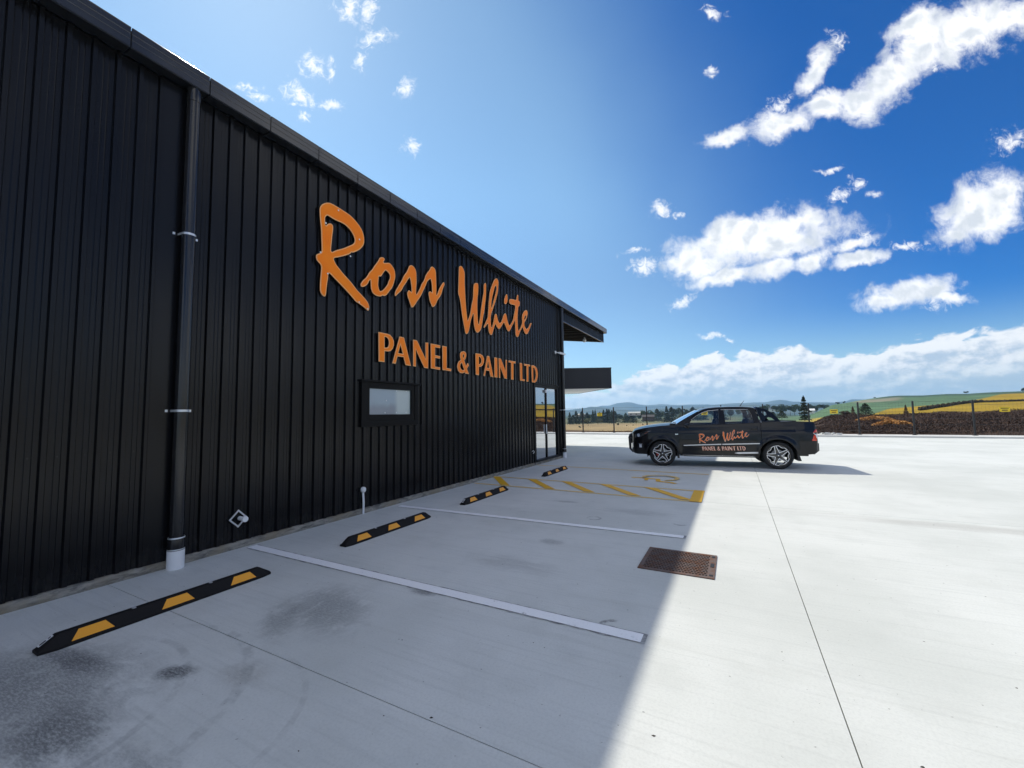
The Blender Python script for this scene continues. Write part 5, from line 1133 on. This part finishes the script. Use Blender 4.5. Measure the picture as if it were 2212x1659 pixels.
def smooth(a, b, x): t_ = np.clip((x-a)/(b-a), 0, 1); return t_*t_*(3-2*t_)
def elev(az, d):
    """elevation angle (deg, seen from eye height over the yard) of the ground at azimuth az, distance d"""
    right = smooth(4, 10, az) if az < 90 else 1-smooth(100, 160, az)
    rdg = E_(az, RIDGE); scr = E_(az, SCRUB)
    ld = math.log(d)
    zL = np.interp(d, [0, 31, 45, 100, 200, 350, 600, 900, 1400, 2500, 6000, 9000], [-.3,-.25,-0.4,-2.6,-5.2,-8.2,-11,-12,-14,-20,-40,-60])
    eL = math.degrees(math.atan((zL-1.7)/d))
    eR = np.interp(ld, [math.log(x) for x in (1,31,36,70,110,240,430,640,1100,9000)], [-70,-3.5,-2.65,scr,scr-0.14,scr*0.62+rdg*0.38,scr*0.25+rdg*0.75,rdg,rdg-0.45,-1.2])
    if d < 32: return math.degrees(math.atan(-2.0/d))
    return eL*(1-right)+eR*right
azs = np.concatenate([np.arange(-180,-26,3.0), np.arange(-26,27,0.22), np.arange(27,60,1.0), np.arange(60,180.1,3.0)])
ds = np.concatenate([[0.5, 8, 20, 31.5, 33, 34.5], np.geomspace(36, 900, 90), np.geomspace(960, 9500, 22)])
import mathutils.noise as mn
V = []; F = []; FC_ = []
for d in ds:
    for a in azs:
        ar = math.radians(a); x, y = CAM.x+d*math.sin(ar), d*math.cos(ar)
        z = 1.7+d*math.tan(math.radians(elev(a, d)))
        inyard = (-40.5 < x < 46.5) and (-27 < y < 32.9)
        if inyard: z = min(z, -0.12)
        elif d < 60 and y < 33: z = min(-0.12, z)
        else:
            if d < 130: z += 0.22*min(1, (d-32)/15)*mn.noise(Vector((x*.12, y*.12, 3)))*2
            z += d*0.0010*mn.noise(Vector((x*.004, y*.004, 7)))*(1 if d > 150 else 0)
        V.append((x, y, z))
NA = len(azs)
for i in range(len(ds)-1):
    for j in range(NA-1):
        a = i*NA+j; F.append((a, a+1, a+NA+1, a+NA))
me = mesh('countryside', V, F, True)
att = me.color_attributes.new('field', 'FLOAT_COLOR', 'POINT'); colr = np.zeros((len(V), 4), np.float32); k = 0
TAN, BRN, GRN, DGR, YEL, GTN = (.34,.25,.125), (.060,.037,.026), (.095,.165,.085), (.045,.085,.060), (.31,.205,.014), (.21,.20,.14)
def lerp(a, b, t_): return tuple(a[i]*(1-t_)+b[i]*t_ for i in range(3))
for i, d in enumerate(ds):
    for a in azs:
        ar = math.radians(a); x, y = CAM.x+d*math.sin(ar), d*math.cos(ar)
        n = mn.fractal(Vector((x*.02, y*.02, 1)), 1, 2, 4); e = elev(a, d)
        right = smooth(5.5, 8.5, a) if a < 90 else 1
        dn = d*(1+0.12*n)
        left = lerp(BRN, TAN, float(smooth(44, 62, dn+ (10*n)))) if a < -4 else lerp((.075,.045,.03), TAN, float(smooth(66, 90, dn)))
        if a < -4: left = lerp((.11,.07,.04), left, float(smooth(36, 60, dn)))
        left = lerp(left, lerp(TAN, (.10,.13,.07), .75), float(smooth(330, 430, dn)))
        if -2 < a < 8.5 and d > 170: left = lerp(left, (.115,.185,.095), float(smooth(-1, 2, a)))
        left = lerp(left, (.05,.08,.05), float(smooth(600, 1200, d)))
        scr = E_(a, SCRUB); yt = E_(a, YTOP); rd = E_(a, RIDGE)
        if d < 108: rg2 = BRN
        else:
            ww = 0.02+0.05*n
            rg2 = lerp(YEL, GRN, float(smooth(-0.03, 0.03, e-yt-ww*0.4)))
            if a < 12: rg2 = lerp(lerp((.42,.30,.05), GRN, float(smooth(-1.15, -0.98, e+0.05*n-(0.10*(a-8.0))))), rg2, 0.0)
            rg2 = lerp(rg2, GTN, float(smooth(11.0, 12, a)*(1-smooth(14.5, 15.5, a))*smooth(0.50, 0.60, e-(a-12)*.06)*(1-smooth(0.72, 0.85, e-(a-12)*.10))))
            rg2 = lerp(rg2, DGR, float(smooth(-0.19, -0.13, e-rd+0.03*n))*float(smooth(12.5, 14, a))*0.85)
            stripe = float(smooth(0.02, 0.0, abs(e-(0.62+0.012*(a-14))))*smooth(13, 14, a)*(1-smooth(17, 19, a)))
            rg2 = lerp(rg2, DGR, stripe*0.5)
        c = lerp(left, rg2, float(right)); s_ = 1+0.22*n; colr[k] = (c[0]*s_, c[1]*s_, c[2]*s_, 1); k += 1
att.data.foreach_set('color', colr.ravel())
def land_mat():
    m = mat('fields', (0.2,0.2,0.1), 0.95, spec=0.1); t = NT(m); at = t.new('ShaderNodeAttribute'); at.attribute_name = 'field'; p = t.pos()
    n = t.noise(t.map(p, sc=(1,1,1)), 0.10, 7, 0.72); n2 = t.noise(t.map(p, rot=0.5, sc=(0.2,1,1)), 0.06, 5, 0.6); n3 = t.noise(p, 1.1, 6, 0.75)
    hsv = t.new('ShaderNodeHueSaturation'); t.L.new(at.outputs['Color'], hsv.inputs['Color'])
    t.L.new(t.math('ADD', t.math('ADD', t.math('MULTIPLY', t.rng(n, .3, .7, 0, 1, False), 0.55), 0.35), t.math('ADD', t.math('MULTIPLY', t.rng(n2, .3, .7, 0, 1, False), 0.25), t.math('MULTIPLY', t.rng(n3, .3, .7, 0, 1, False), 0.3))), hsv.inputs['Value'])
    t.color(hsv.outputs[0]); return m
gl = link('countryside', me, land_mat()); tag(gl, kind='structure')
def gz(az, d): return 1.7+d*math.tan(math.radians(elev(az, d)))
def P_at(az, d, dz=0.0):
    ar = math.radians(az); return Vector((CAM.x+d*math.sin(ar), d*math.cos(ar), gz(az, d)+dz))
# far ranges of hills
FAR1 = [(-60,0.2),(-40,0.9),(-30,0.5),(-20.73,0.38),(-19.53,0.44),(-17.58,0.50),(-15.81,0.85),(-14.94,0.82),(-13.92,1.12),(-13.2,1.22),(-12.48,1.24),(-11.78,1.15),(-11.08,0.92),(-10.04,0.79),(-9.0,0.84),(-8.32,0.89),(-7.65,0.84),(-6.32,0.74),(-4.67,0.78),(-2.14,0.70),(-0.3,0.80),(2.39,0.86),(3.39,0.86),(4.0,1.0),(4.77,1.08),(5.41,1.02),(5.83,0.85),(7.38,0.75),(9.84,0.68),(10.79,0.77),(11.2,0.95),(11.94,0.91),(13.05,0.84),(16,0.7),(25,0.9),(40,0.6),(60,0.2)]
FAR2 = [(-60,-0.1),(-24,0.05),(-20.8,0.25),(-18.2,0.55),(-17.58,0.71),(-17.14,0.74),(-16,0.62),(-14.5,0.42),(-13,0.22),(-11,0.12),(-9,0.3),(-6,0.45),(-2,0.42),(2,0.6),(6,0.45),(9,0.5),(12,0.55),(20,0.3),(60,0.0)]
HM = mat('hill_bush', (0.055,0.080,0.060), 1.0, spec=0.05)
def _h():
    t = NT(HM); p = t.pos(); n = t.noise(p, 0.0022, 7, 0.65); t.color(t.mix(t.rng(n, .4, .65), (0.040,0.060,0.045), (0.105,0.115,0.075)))
_h()
for nm, PR, d0, d1, dep in (('distant_hills', FAR1, 7200, 8800, 2200), ('near_hills', FAR2, 4600, 5400, 1500)):
    v = []; f = []; A2 = np.arange(-60, 60.01, 0.25); prof_ = [(d0-dep, -0.9, 0), (d0-dep*.6, .30, 1), (d0-dep*.3, .68, 1), (d0, 1.0, 1), (d0+500, .80, 1), (d0+1600, -.6, 0)]
    for (d, fr_, _) in prof_:
        for a in A2:
            e = E_(a, PR); n = mn.fractal(Vector((a*.55, d*.001, 5)), 1, 2, 5)*0.07
            if fr_ < 0: z = -70
            else: base = -55; z = base+(1.7+d*math.tan(math.radians(e+n*0.5))-base)*fr_*(1 if fr_ == 1 else (1+n*2.5))
            ar = math.radians(a); v.append((CAM.x+d*math.sin(ar), d*math.cos(ar), z))
    n_ = len(A2)
    for i in range(len(prof_)-1):
        for j in range(n_-1): a = i*n_+j; f.append((a, a+1, a+n_+1, a+n_))
    tag(link(nm, mesh(nm, v, f, True), HM), kind='structure')

# ------------------------------------------------------------------ plants
def leafmat(name, a, b, sc=3.0):
    m = mat(name, a, 0.85, spec=0.15); t = NT(m); p = t.pos(); n = t.noise(p, sc, 4, .6); oi = t.new('ShaderNodeObjectInfo')
    c = t.mix(t.rng(n, .35, .65), a, b); h = t.new('ShaderNodeHueSaturation'); t.L.new(c, h.inputs['Color']); t.L.new(t.math('MULTIPLY_ADD', oi.outputs['Random'], .5, .75), h.inputs['Value']); t.color(h.outputs[0]); return m
LC = leafmat('conifer_foliage', (0.020,0.036,0.022), (0.045,0.066,0.036)); LB = leafmat('broadleaf_foliage', (0.035,0.060,0.028), (0.085,0.115,0.050)); LR = leafmat('rusty_foliage', (0.075,0.045,0.028), (0.12,0.075,0.045)); LP = leafmat('pale_foliage', (0.11,0.13,0.075), (0.17,0.19,0.115))
BARK = mat('bark', (0.06,0.045,0.035), 0.95)
def foliage(pts, size, seed):
    r_ = np.random.default_rng(seed); v = []; f = []
    for p in pts:
        s_ = size*r_.uniform(.6, 1.4); a, b = r_.normal(size=3), r_.normal(size=3); a /= np.linalg.norm(a); b -= a*b.dot(a); b /= np.linalg.norm(b)
        k = len(v); v += [tuple(p+a*s_), tuple(p+b*s_*.7), tuple(p-a*s_), tuple(p-b*s_*.7)]; f.append((k, k+1, k+2, k+3))
    return v, f
def conifer_crown(seed, h=1.0, w=0.36, n=1500, base=0.10, ragged=0.25, power=0.9):
    r_ = np.random.default_rng(seed); pts = []; nl = 13
    lay = [(base+(1-base)*((i+r_.uniform(-.25,.25))/nl)) for i in range(nl)]
    while len(pts) < n:
        t_ = r_.choice(lay)+r_.normal()*0.012; 
        if not base <= t_ <= 1: continue
        rr = w*(1-(t_-base)/(1-base))**power*0.5; ang = r_.uniform(0, 2*math.pi)
        lim = rr*(1+ragged*math.sin(ang*5+t_*37)*r_.uniform(.4,1)); q = lim*r_.uniform(0, 1)**.55
        pts.append(np.array((q*math.cos(ang), q*math.sin(ang), (t_-q*0.28)*h)))
    pts += [np.array((0,0,h*(1-.03*k))) for k in range(4)]
    return foliage(pts, 0.030, seed)
def round_crown(seed, n=1500, w=0.9, zc=0.62, hz=0.40, lob=7):
    r_ = np.random.default_rng(seed); pts = []; L_ = [(r_.normal(size=3)*np.array((.2*w,.2*w,.14)), r_.uniform(.16,.28)) for _ in range(lob)]
    while len(pts) < n:
        c, rr = L_[r_.integers(lob)]; d = r_.normal(size=3); d /= np.linalg.norm(d); p = c+d*rr*r_.uniform(.5,1)**.5*np.array((w,w,hz*2.0)); p[2] += zc
        if p[2] > 0.12: pts.append(p)
    return foliage(pts, 0.034, seed)
CR = {}
for i in range(4): v, f = conifer_crown(20+i, w=.38+.07*i, ragged=.2+.06*i); CR['c%d' % i] = mesh('crown', v, f)
v, f = conifer_crown(50, w=.30, n=1100, base=.04, ragged=.5, power=.75); CR['lone'] = mesh('crown', v, f)
for i in range(3): v, f = round_crown(70+i); CR['r%d' % i] = mesh('crown', v, f)
v, f = conifer_crown(60, w=.85, n=1400, base=.30, ragged=.25, power=.55); CR['mush'] = mesh('crown', v, f)
TRK = MB().tube([(0,0,-.03),(0.004,0,.3),(0,0.003,.75)], [.022,.016,.006], 7)
TRM = mesh('trunk', TRK.v, TRK.f)
import itertools
def tree(kind, az, d, h, w, mt, label, cat='tree', group=None, name='tree', trunk=True):
    p = P_at(az, d); t_ = thing(name, label, cat, (p.x, p.y, p.z-0.02*h), rng.uniform(0, 6.28), group)
    key = (kind, mt.name)
    if key not in CR: m2 = CR[kind].copy(); m2.materials.append(mt); CR[key] = m2
    o = link('crown', CR[key], None, t_); o.scale = (w, w, h)
    if trunk: o = link('trunk', TRM, BARK, t_); o.scale = (h*.9, h*.9, h)
    return t_
# conifers beyond the dry field: (azimuth, base elevation, top elevation, kind, width/height)
def at_base(az, be):   # distance at which the field is seen at elevation be
    lo, hi = 40, 900
    for _ in range(40):
        mid = (lo+hi)/2
        if elev(az, mid) < be: lo = mid
        else: hi = mid
    return lo
ROW = [(-20.2,-1.62,0.07,'c1',.5),(-19.75,-1.55,-0.25,'c2',.8),(-19.34,-1.60,0.29,'c1',.62),(-18.56,-1.50,0.24,'c3',.7),(-17.86,-1.55,0.04,'c2',.75),(-17.45,-1.4,-0.2,'r0',1.2),(-17.08,-1.50,0.32,'c0',.42),(-16.78,-1.40,0.36,'c0',.40),(-16.2,-1.45,0.06,'c2',.8),
 (-15.68,-1.45,0.38,'c1',.55),(-15.24,-1.45,0.48,'c1',.55),(-14.98,-1.45,0.44,'c2',.6),(-14.6,-1.55,0.25,'c1',.55),(-14.2,-1.45,0.18,'c2',.8),(-13.5,-1.4,-0.25,'r1',1.1),(-12.81,-1.45,-0.10,'c2',.75),(-12.3,-1.45,-0.12,'c3',.75),(-11.9,-1.42,-0.05,'c2',.8),(-11.13,-1.35,-0.25,'r2',1.1),
 (-10.55,-1.32,0.21,'r0',.9),(-10.1,-1.35,0.05,'c3',.8),(-9.6,-1.35,0.2,'r1',1.0),(-8.88,-1.30,0.40,'c3',.75),(-8.45,-1.25,0.18,'r2',1.0),(-7.72,-1.42,0.70,'c1',.48),(-7.12,-1.42,0.62,'c3',.62),(-6.45,-1.25,0.50,'r0',.9),(-5.9,-1.30,-0.1,'r1',1.2),(-5.3,-1.25,0.35,'r2',.95),(-4.6,-1.25,0.55,'c3',.8),(-4.1,-1.2,0.25,'r0',1.1),
 (-3.4,-1.2,0.45,'c2',.6),(-2.5,-1.2,0.35,'r1',1.1),(-1.4,-1.2,0.30,'c3',.8),(-0.4,-1.2,0.30,'r2',1.1),(0.9,-1.2,0.40,'r0',1.0),(2.2,-1.15,0.35,'r1',1.1)]
ORD = ['leftmost', 'second from the left', 'third from the left', 'fourth from the left', 'fifth from the left', 'sixth from the left', 'seventh from the left', 'eighth from the left']
PZ = [math.degrees(math.atan2(x-CAM.x, 32.4)) for x in (-4.98, -2.48, 0.02, 2.52, 5.02, 7.52, 10.02)]
GAPS = ['left of the first fence post', 'between first and second fence posts', 'between second and third fence posts', 'between third post and windscreen', 'above the truck windscreen', 'above the cab roof front', 'above the truck tray', 'right of the tall fir']
def place_labels(azl, kinds):
    gi = [sum(a > p for p in PZ) for a in azl]; out = []; cnt = {}
    for g, kd in zip(gi, kinds):
        n = cnt.get((g, kd), 0); cnt[(g, kd)] = n+1; out.append((g, kd, n))
    return ['%s, %s %s' % (kd, 'the only one' if cnt[(g, kd)] == 1 else ORD[n], GAPS[g]) for g, kd, n in out]
LAB1 = place_labels([r_[0] for r_ in ROW], ['round dark tree' if r_[3][0] == 'r' else ('narrow dark conifer' if r_[4] < .5 else 'broad dark conifer') for r_ in ROW])
for k, (az, be, te, kind, ar) in enumerate(ROW):
    d = at_base(az, be); h = d*(math.tan(R(te))-math.tan(R(be))); rnd = kind[0] == 'r'
    lab = LAB1[k]
    tree(kind, az, d, h, h*ar*2.5 if not rnd else h*ar*0.95, LB if (rnd and k % 2) else LC, lab, 'tree', 'trees in the line beyond the dry field', 'broadleaf_tree' if rnd else 'conifer_tree')
# paler small trees in front
for az, be, te, lab in ((-17.75,-1.85,-0.72,'pale green small tree in the dry field near the left fence posts'),(-16.45,-1.75,-0.95,'pale bushy tree in the dry field, left of centre between two fence posts'),(-16.05,-1.65,-0.75,'pale twin-crowned tree in the dry field under the yellow fence sign'),(-14.1,-1.6,-1.05,'small pale tree in the dry field right of the second fence post'),(-12.2,-1.6,-0.9,'light green tree standing before the dark conifers near the middle'),(-11.5,-1.65,-1.1,'low olive bush tree at the edge of the dry field'),(-5.9,-1.45,-0.3,'pale grey-green tree beside the barn, above the truck bonnet')):
    d = at_base(az, be); h = d*(math.tan(R(te))-math.tan(R(be))); tree('r%d' % (k % 3), az, d, h, h*.95, LP, lab, 'tree', None, 'small_tree'); k += 1
for az, be, hh, lab in ((-18.9,-2.2,.9,'small dark bush in the tan field, leftmost'),(-18.4,-2.05,.7,'low dark bush in the tan field'),(-13.85,-1.92,1.6,'round dark bush standing alone in the tan field'),(-12.7,-1.95,.7,'small brown bush right of the lone round bush'),(-11.9,-1.9,.7,'tiny brown shrub in the tan field near the truck bonnet'),(-10.7,-1.85,1.0,'low brown shrub in the tan field close above the bonnet')):
    d = at_base(az, be); tree('r1', az, d, hh, hh*1.3, LR if 'brown' in lab else LC, lab, 'bush', None, 'bush', False)
# belt of trees to the right, behind the truck tray
BELT = [(2.9,-.75,.45),(3.3,-.7,.62),(3.9,-.75,.50),(4.4,-.7,.42),(4.85,-.75,.60),(5.25,-.7,.50),(5.7,-.75,.35),(6.1,-.7,.50),(6.55,-.7,.58),(7.3,-.65,.55),(7.7,-.62,.48),(8.15,-.55,.52),(8.6,-.42,.50),(9.1,-.25,.45)]
LAB2 = place_labels([b_[0] for b_ in BELT], ['round green tree' if k_ % 3 else 'round dark green tree' for k_ in range(len(BELT))])
for k, (az, be, te) in enumerate(BELT):
    d = 520 if az < 7 else 600; zb = d*math.tan(R(be)); h = d*(math.tan(R(te))-math.tan(R(be))); p = P_at(az, d)
    t_ = tree('r%d' % (k % 3), az, d, h, h*1.1, LB if k % 3 else LC, LAB2[k].replace('tree,', 'belt tree,'), 'tree', 'belt of trees behind the truck tray', 'broadleaf_tree')
    t_.location.z = 1.7+zb
def single(kind, az, d, be, te, w, mt, lab, name, cat='tree', trunk=True):
    h = d*(math.tan(R(te))-math.tan(R(be))); t_ = tree(kind, az, d, h, w*d, mt, lab, cat, None, name, trunk); t_.location.z = 1.7+d*math.tan(R(be)); return t_
single('lone', 7.0, 150, -1.25, 1.50, 0.060, LC, 'tall ragged dark fir standing alone behind the truck tray', 'conifer_tree')
single('mush', 4.85, 160, -1.25, -0.15, 0.024, LC, 'small dark umbrella-shaped tree left of the tall fir', 'umbrella_tree')
single('mush', 4.0, 170, -1.15, -0.25, 0.020, LC, 'small dark tree beside the umbrella-shaped tree', 'umbrella_tree')
single('mush', 12.25, 120, -1.05, 0.52, 0.030, LC, 'dark spreading pine right of the fence post above the brown scrub', 'pine_tree')
single('c3', 11.25, 115, -1.15, 0.22, 0.020, LR, 'rusty brown cone-shaped tree left of the spreading pine', 'conifer_tree')
single('c3', 15.35, 120, -1.15, 0.30, 0.018, LR, 'rusty brown cone-shaped tree standing alone in front of the yellow field', 'conifer_tree')
single('r1', 10.55, 105, -1.05, -0.25, 0.030, LR, 'low rusty bush below the brown conifer', 'bush', 'bush', False)
single('r2', 14.4, 112, -1.1, -0.72, 0.016, LC, 'small dark bush left of the lone brown conifer', 'bush', 'bush', False)
single('r0', 19.55, 640, 1.10, 1.42, 0.0075, LC, 'round dark tree on the green hill crest', 'tree')
single('r0', 13.1, 640, 0.95, 1.12, 0.005, LC, 'small tree pair at the left end of the green hill crest', 'tree')
single('r1', 22.95, 640, 1.12, 1.55, 0.010, LC, 'dark tree at the right edge on the hill crest', 'tree')
single('r2', 10.0, 660, 0.30, 0.72, 0.008, LC, 'dark tree on the slope left of the green hill', 'tree')
single('r1', 10.6, 660, 0.45, 0.78, 0.006, LC, 'lone rounded tree on the skyline left of the green hill', 'tree')
# hedge across the yellow field
HED = [(16.3,-0.32),(16.71,-0.27),(17.33,-0.12),(18.08,0.02),(18.82,0.20),(19.53,0.31),(20.5,0.38),(22.9,0.42)]
pts = []
for _ in range(7000):
    a = rng.uniform(16.3, 23.4); e = E_(a, HED); lo, hi = 110, 640
    for _k in range(22):
        mid = (lo+hi)/2
        if elev(a, mid) < e: lo = mid
        else: hi = mid
    d = lo+rng.uniform(-3, 3); hh = (0.85 if a < 20.5 else 0.35)*(.7+.5*abs(math.sin(a*9)))
    pts.append(np.array((CAM.x+d*math.sin(R(a)), d*math.cos(R(a)), gz(a, d)+rng.uniform(0, 1)*hh)))
v, f = foliage(pts, .42, 3); tag(link('hedge', mesh('hedge', v, f), leafmat('hedge_foliage', (0.045,0.040,0.026), (0.08,0.06,0.04))), 'long dark hedge running up across the yellow field', 'hedge')
# brown scrub just beyond the fence
def scrub(n, azr, dr, col, name, size, hmax, seed):
    r_ = np.random.default_rng(seed); pts = []
    while len(pts) < n:
        a = r_.uniform(*azr); d = math.exp(r_.uniform(math.log(dr[0]), math.log(dr[1]))); ar = math.radians(a); x, y = CAM.x+d*math.sin(ar), d*math.cos(ar)
        if y < 33.3: continue
        m_ = mn.noise(Vector((x*.16, y*.16, 9)))*.5+mn.noise(Vector((x*.55, y*.55, 2)))*.35
        hh = max(0.05, hmax*(.35+m_))*smooth(33, 38, y)*(1 if azr[0] < 6 else .35+.65*smooth(6.5, 10, a))
        pts.append(np.array((x, y, gz(a, d)+r_.uniform(0, 1)**.7*hh-0.05)))
    v = []; f = []
    for p in pts:
        s_ = size*r_.uniform(.5, 1.6); a_ = np.array((r_.normal()*.75, r_.normal()*.75, r_.uniform(.1, 1.2))); b_ = np.array((r_.normal(), r_.normal(), r_.normal()*.4)); a_ /= np.linalg.norm(a_); b_ /= np.linalg.norm(b_)
        k = len(v); v += [tuple(p-a_*s_-b_*s_*.3), tuple(p-a_*s_*.3+b_*s_*.4), tuple(p+a_*s_*1.3)]; f.append((k, k+1, k+2))
    return link(name, mesh(name, v, f), col)
SB = leafmat('brown_scrub', (0.040,0.026,0.020), (0.088,0.056,0.042), .35); SO = leafmat('dry_orange_grass', (0.36,0.17,0.05), (0.46,0.25,0.09), 1.5)
tag(scrub(170000, (6.5, 30), (36, 108), SB, 'brown_scrub', .075, .8, 5), 'tangled dark brown scrub filling the ground beyond the fence', 'scrub', kind='stuff')
tag(scrub(20000, (-4, 6.5), (38, 80), SB, 'low_scrub', .05, .4, 6), 'low brown scrub behind the truck beyond the fence', 'scrub', kind='stuff')
tag(scrub(9000, (-26, -4), (34, 55), leafmat('dry_brown_grass', (0.10,0.065,0.035), (0.20,0.13,0.07), .6), 'dry_grass', .06, .35, 8), 'strip of dry brown grass just beyond the fence on the left', 'grass', kind='stuff')
def patch(a0, a1, d0, d1, n, seed):
    r_ = np.random.default_rng(seed); pts = []
    for _ in range(n):
        q = r_.uniform(-1, 1); a = (a0+a1)/2+(a1-a0)/2*q; d = r_.uniform(d0, d1)+.8*math.sin(a*5); 
        pts.append(np.array((CAM.x+d*math.sin(R(a)), d*math.cos(R(a)), gz(a, d)+(.42+r_.uniform(0, .28))*(1-q*q*.6))))
    return pts
v, f = foliage(patch(12.7, 15.9, 42.5, 44, 2600, 1)+patch(11.4, 14.6, 53, 55, 1500, 2), .07, 4)
tag(link('orange_grass', mesh('orange_grass', v, f), SO), 'patches of dry orange grass among the brown scrub beyond the fence', 'grass', kind='stuff')

# ------------------------------------------------------------------ far buildings
WH = mat('white_weatherboard', (0.7,0.7,0.68), 0.7); RG = mat('grey_iron_roof', (0.30,0.32,0.33), 0.5); DK = mat('dark_timber', (0.055,0.05,0.05), 0.8); PALE = mat('pale_gable', (0.42,0.40,0.38), 0.8)
def house(az, d, be, w, dep, hw_, hr, lab, wm, rm, yaw, name='farmhouse', cat='house'):
    p = P_at(az, d); t_ = thing(name, lab, cat, (p.x, p.y, 1.7+d*math.tan(R(be))), yaw)
    MB().prism([(-dep/2,0),(dep/2,0),(dep/2,hw_),(0,hw_+hr),(-dep/2,hw_)], -w/2, w/2, 'x').build('wall', wm, t_)
    b = MB()
    for s_ in (-1, 1):
        b.hexa([(-w/2-.4,s_*(dep/2+.4),hw_-.3*hr/(dep/2)*1.0),(w/2+.4,s_*(dep/2+.4),hw_-.3*hr/(dep/2)),(w/2+.4,0,hw_+hr+.02),(-w/2-.4,0,hw_+hr+.02),
                (-w/2-.4,s_*(dep/2+.4),hw_-.3*hr/(dep/2)+.2),(w/2+.4,s_*(dep/2+.4),hw_-.3*hr/(dep/2)+.2),(w/2+.4,0,hw_+hr+.25),(-w/2-.4,0,hw_+hr+.25)])
    b.build('roof', rm, t_)
    for k in range(max(1, int(w/5))):
        xx = -w/2+2+k*5
        if xx+1.4 < w/2: MB().box((xx,-dep/2-.05,hw_*.4),(xx+1.4,-dep/2-.01,hw_*.8)).build('window', M['blackmatt'], t_)
    return t_
house(-10.0, 300, -1.22, 7.5, 6, 2.6, 1.3, 'dark farm shed with pale gable among the trees beyond the field', DK, DK, 0.2, 'farm_shed', 'shed')
house(-11.7, 420, -.52, 11, 7, 2.2, 1.2, 'pale roofed farmhouse half hidden in the tree line', PALE, mat('pale_iron_roof', (0.42,0.42,0.38), 0.6), 0.1)
house(4.05, 520, -.26, 9, 6, 2.4, 1.8, 'white farmhouse among the trees behind the sports bar of the truck', WH, RG, 0.3)
house(7.45, 300, -.52, 4.6, 4, 1.7, .9, 'small white shed just right of the tall fir', WH, WH, 0.0, 'farm_shed', 'shed')
house(-18.7, 420, -.62, 9, 6, 2.0, 1.1, 'pale roofed cottage at the left end of the tree line', PALE, mat('pale_cottage_roof', (0.40,0.39,0.34), 0.7), -0.1)

# ------------------------------------------------------------------ fence along the far edge
FP = mat('black_fence_post', (0.012,0.012,0.012), 0.5); WIRE = mat('fence_wire', (0.10,0.10,0.10), 0.5, metal=.5)
fence = thing('boundary_fence', 'black post and wire fence along the far edge of the yard', 'fence', (0, 32.4, 0.085))
pm = MB(); pm.box((-.038,-.038,0),(.038,.038,1.95)); pm.hexa([(-.045,-.045,1.95),(.045,-.045,1.95),(.045,.045,1.95),(-.045,.045,1.95),(-.01,-.01,1.985),(.01,-.01,1.985),(.01,.01,1.985),(-.01,.01,1.985)]); pm.box((-.09,-.09,0),(.09,.09,.02))
pme = mesh('post', pm.v, pm.f)
for k in range(-15, 17): link('post', pme, FP, fence, (k*2.5+0.02, rng.uniform(-.01,.01), 0)).rotation_euler = (0, rng.uniform(-.008,.008), 0)
b = MB()
for z in (0.25, .6, .95, 1.35, 1.42+.28, 1.93): b.box((-37.5,-.044,z-.004),(40,-.038,z+.004))
b.build('wire', WIRE, fence)
tag(fence.children[-1], kind='stuff')
nm_ = MB(); 
for x in np.arange(-12, 24, .15): nm_.box((x-.0012,-.0405,.05),(x+.0012,-.038,1.93))
o = nm_.build('mesh_wire', WIRE, fence); o['kind'] = 'stuff'
YS_ = mat('yellow_sign', (0.70,0.50,0.02), 0.5)
for x, lab in ((-3.58,'small yellow warning sign on the fence left of the truck'),(3.97,'small yellow warning sign on the fence seen through the truck cab'),(11.31,'small yellow warning sign on the fence above the brown scrub, right of the truck'),(18.72,'small yellow warning sign on the fence near the right edge of the picture')):
    t_ = thing('fence_sign', lab, 'sign', (x, 32.345, 1.38+.0), group='yellow signs on the boundary fence')
    MB().box((-.20,-.004,0),(.20,.004,.26)).build('plate', YS_, t_)
    MB().box((-.15,-.0075,.17),(.15,-.0055,.21)).box((-.11,-.0075,.06),(.11,-.0055,.11)).build('print', M['blackmatt'], t_)
# rubble heap on the kerb
b = MB()
for k in range(46):
    x, y = rng.normal(0,.42), rng.normal(0,.16); s_ = rng.uniform(.03,.10); c = Vector((x, y, s_*.45+.02)); q = [c+Vector((rng.uniform(-1,1),rng.uniform(-1,1),rng.uniform(-.5,.9))).normalized()*s_ for _ in range(6)]
    b.add(q, [(0,1,2),(0,2,3),(0,3,4),(0,4,5),(1,2,5),(2,3,4),(1,5,4),(1,4,2)])
for (x, s_) in ((-.1,.13),(.42,.10)): b.hexa([(x-s_,-s_,0),(x+s_,-s_,0),(x+s_,s_,0),(x-s_,s_,0),(x-s_*.5,-s_*.6,s_*1.2),(x+s_*.6,-s_*.4,s_),(x+s_*.4,s_*.6,s_*1.1),(x-s_*.6,s_*.4,s_*.9)])
o = b.build('rubble_heap', M['kerb'], None, loc=(10.95, 32.0, .085)); tag(o, 'little heap of pale rubble on the kerb at the foot of the fence', 'rubble', kind='stuff')
# ------------------------------------------------------------------ air
hm = bpy.data.materials.new('haze_air'); hm.use_nodes = True; N = hm.node_tree.nodes; N.clear()
ho = N.new('ShaderNodeOutputMaterial'); hv = N.new('ShaderNodeVolumePrincipled'); hv.inputs['Color'].default_value = (0.42,0.68,1.0,1); hv.inputs['Density'].default_value = 1.1e-4; hv.inputs['Anisotropy'].default_value = 0.3
hm.node_tree.links.new(hv.outputs[0], ho.inputs['Volume'])
hz = MB().box((-10600,-10600,-120),(10600,10600,330)).build('haze', hm); tag(hz, kind='stuff')
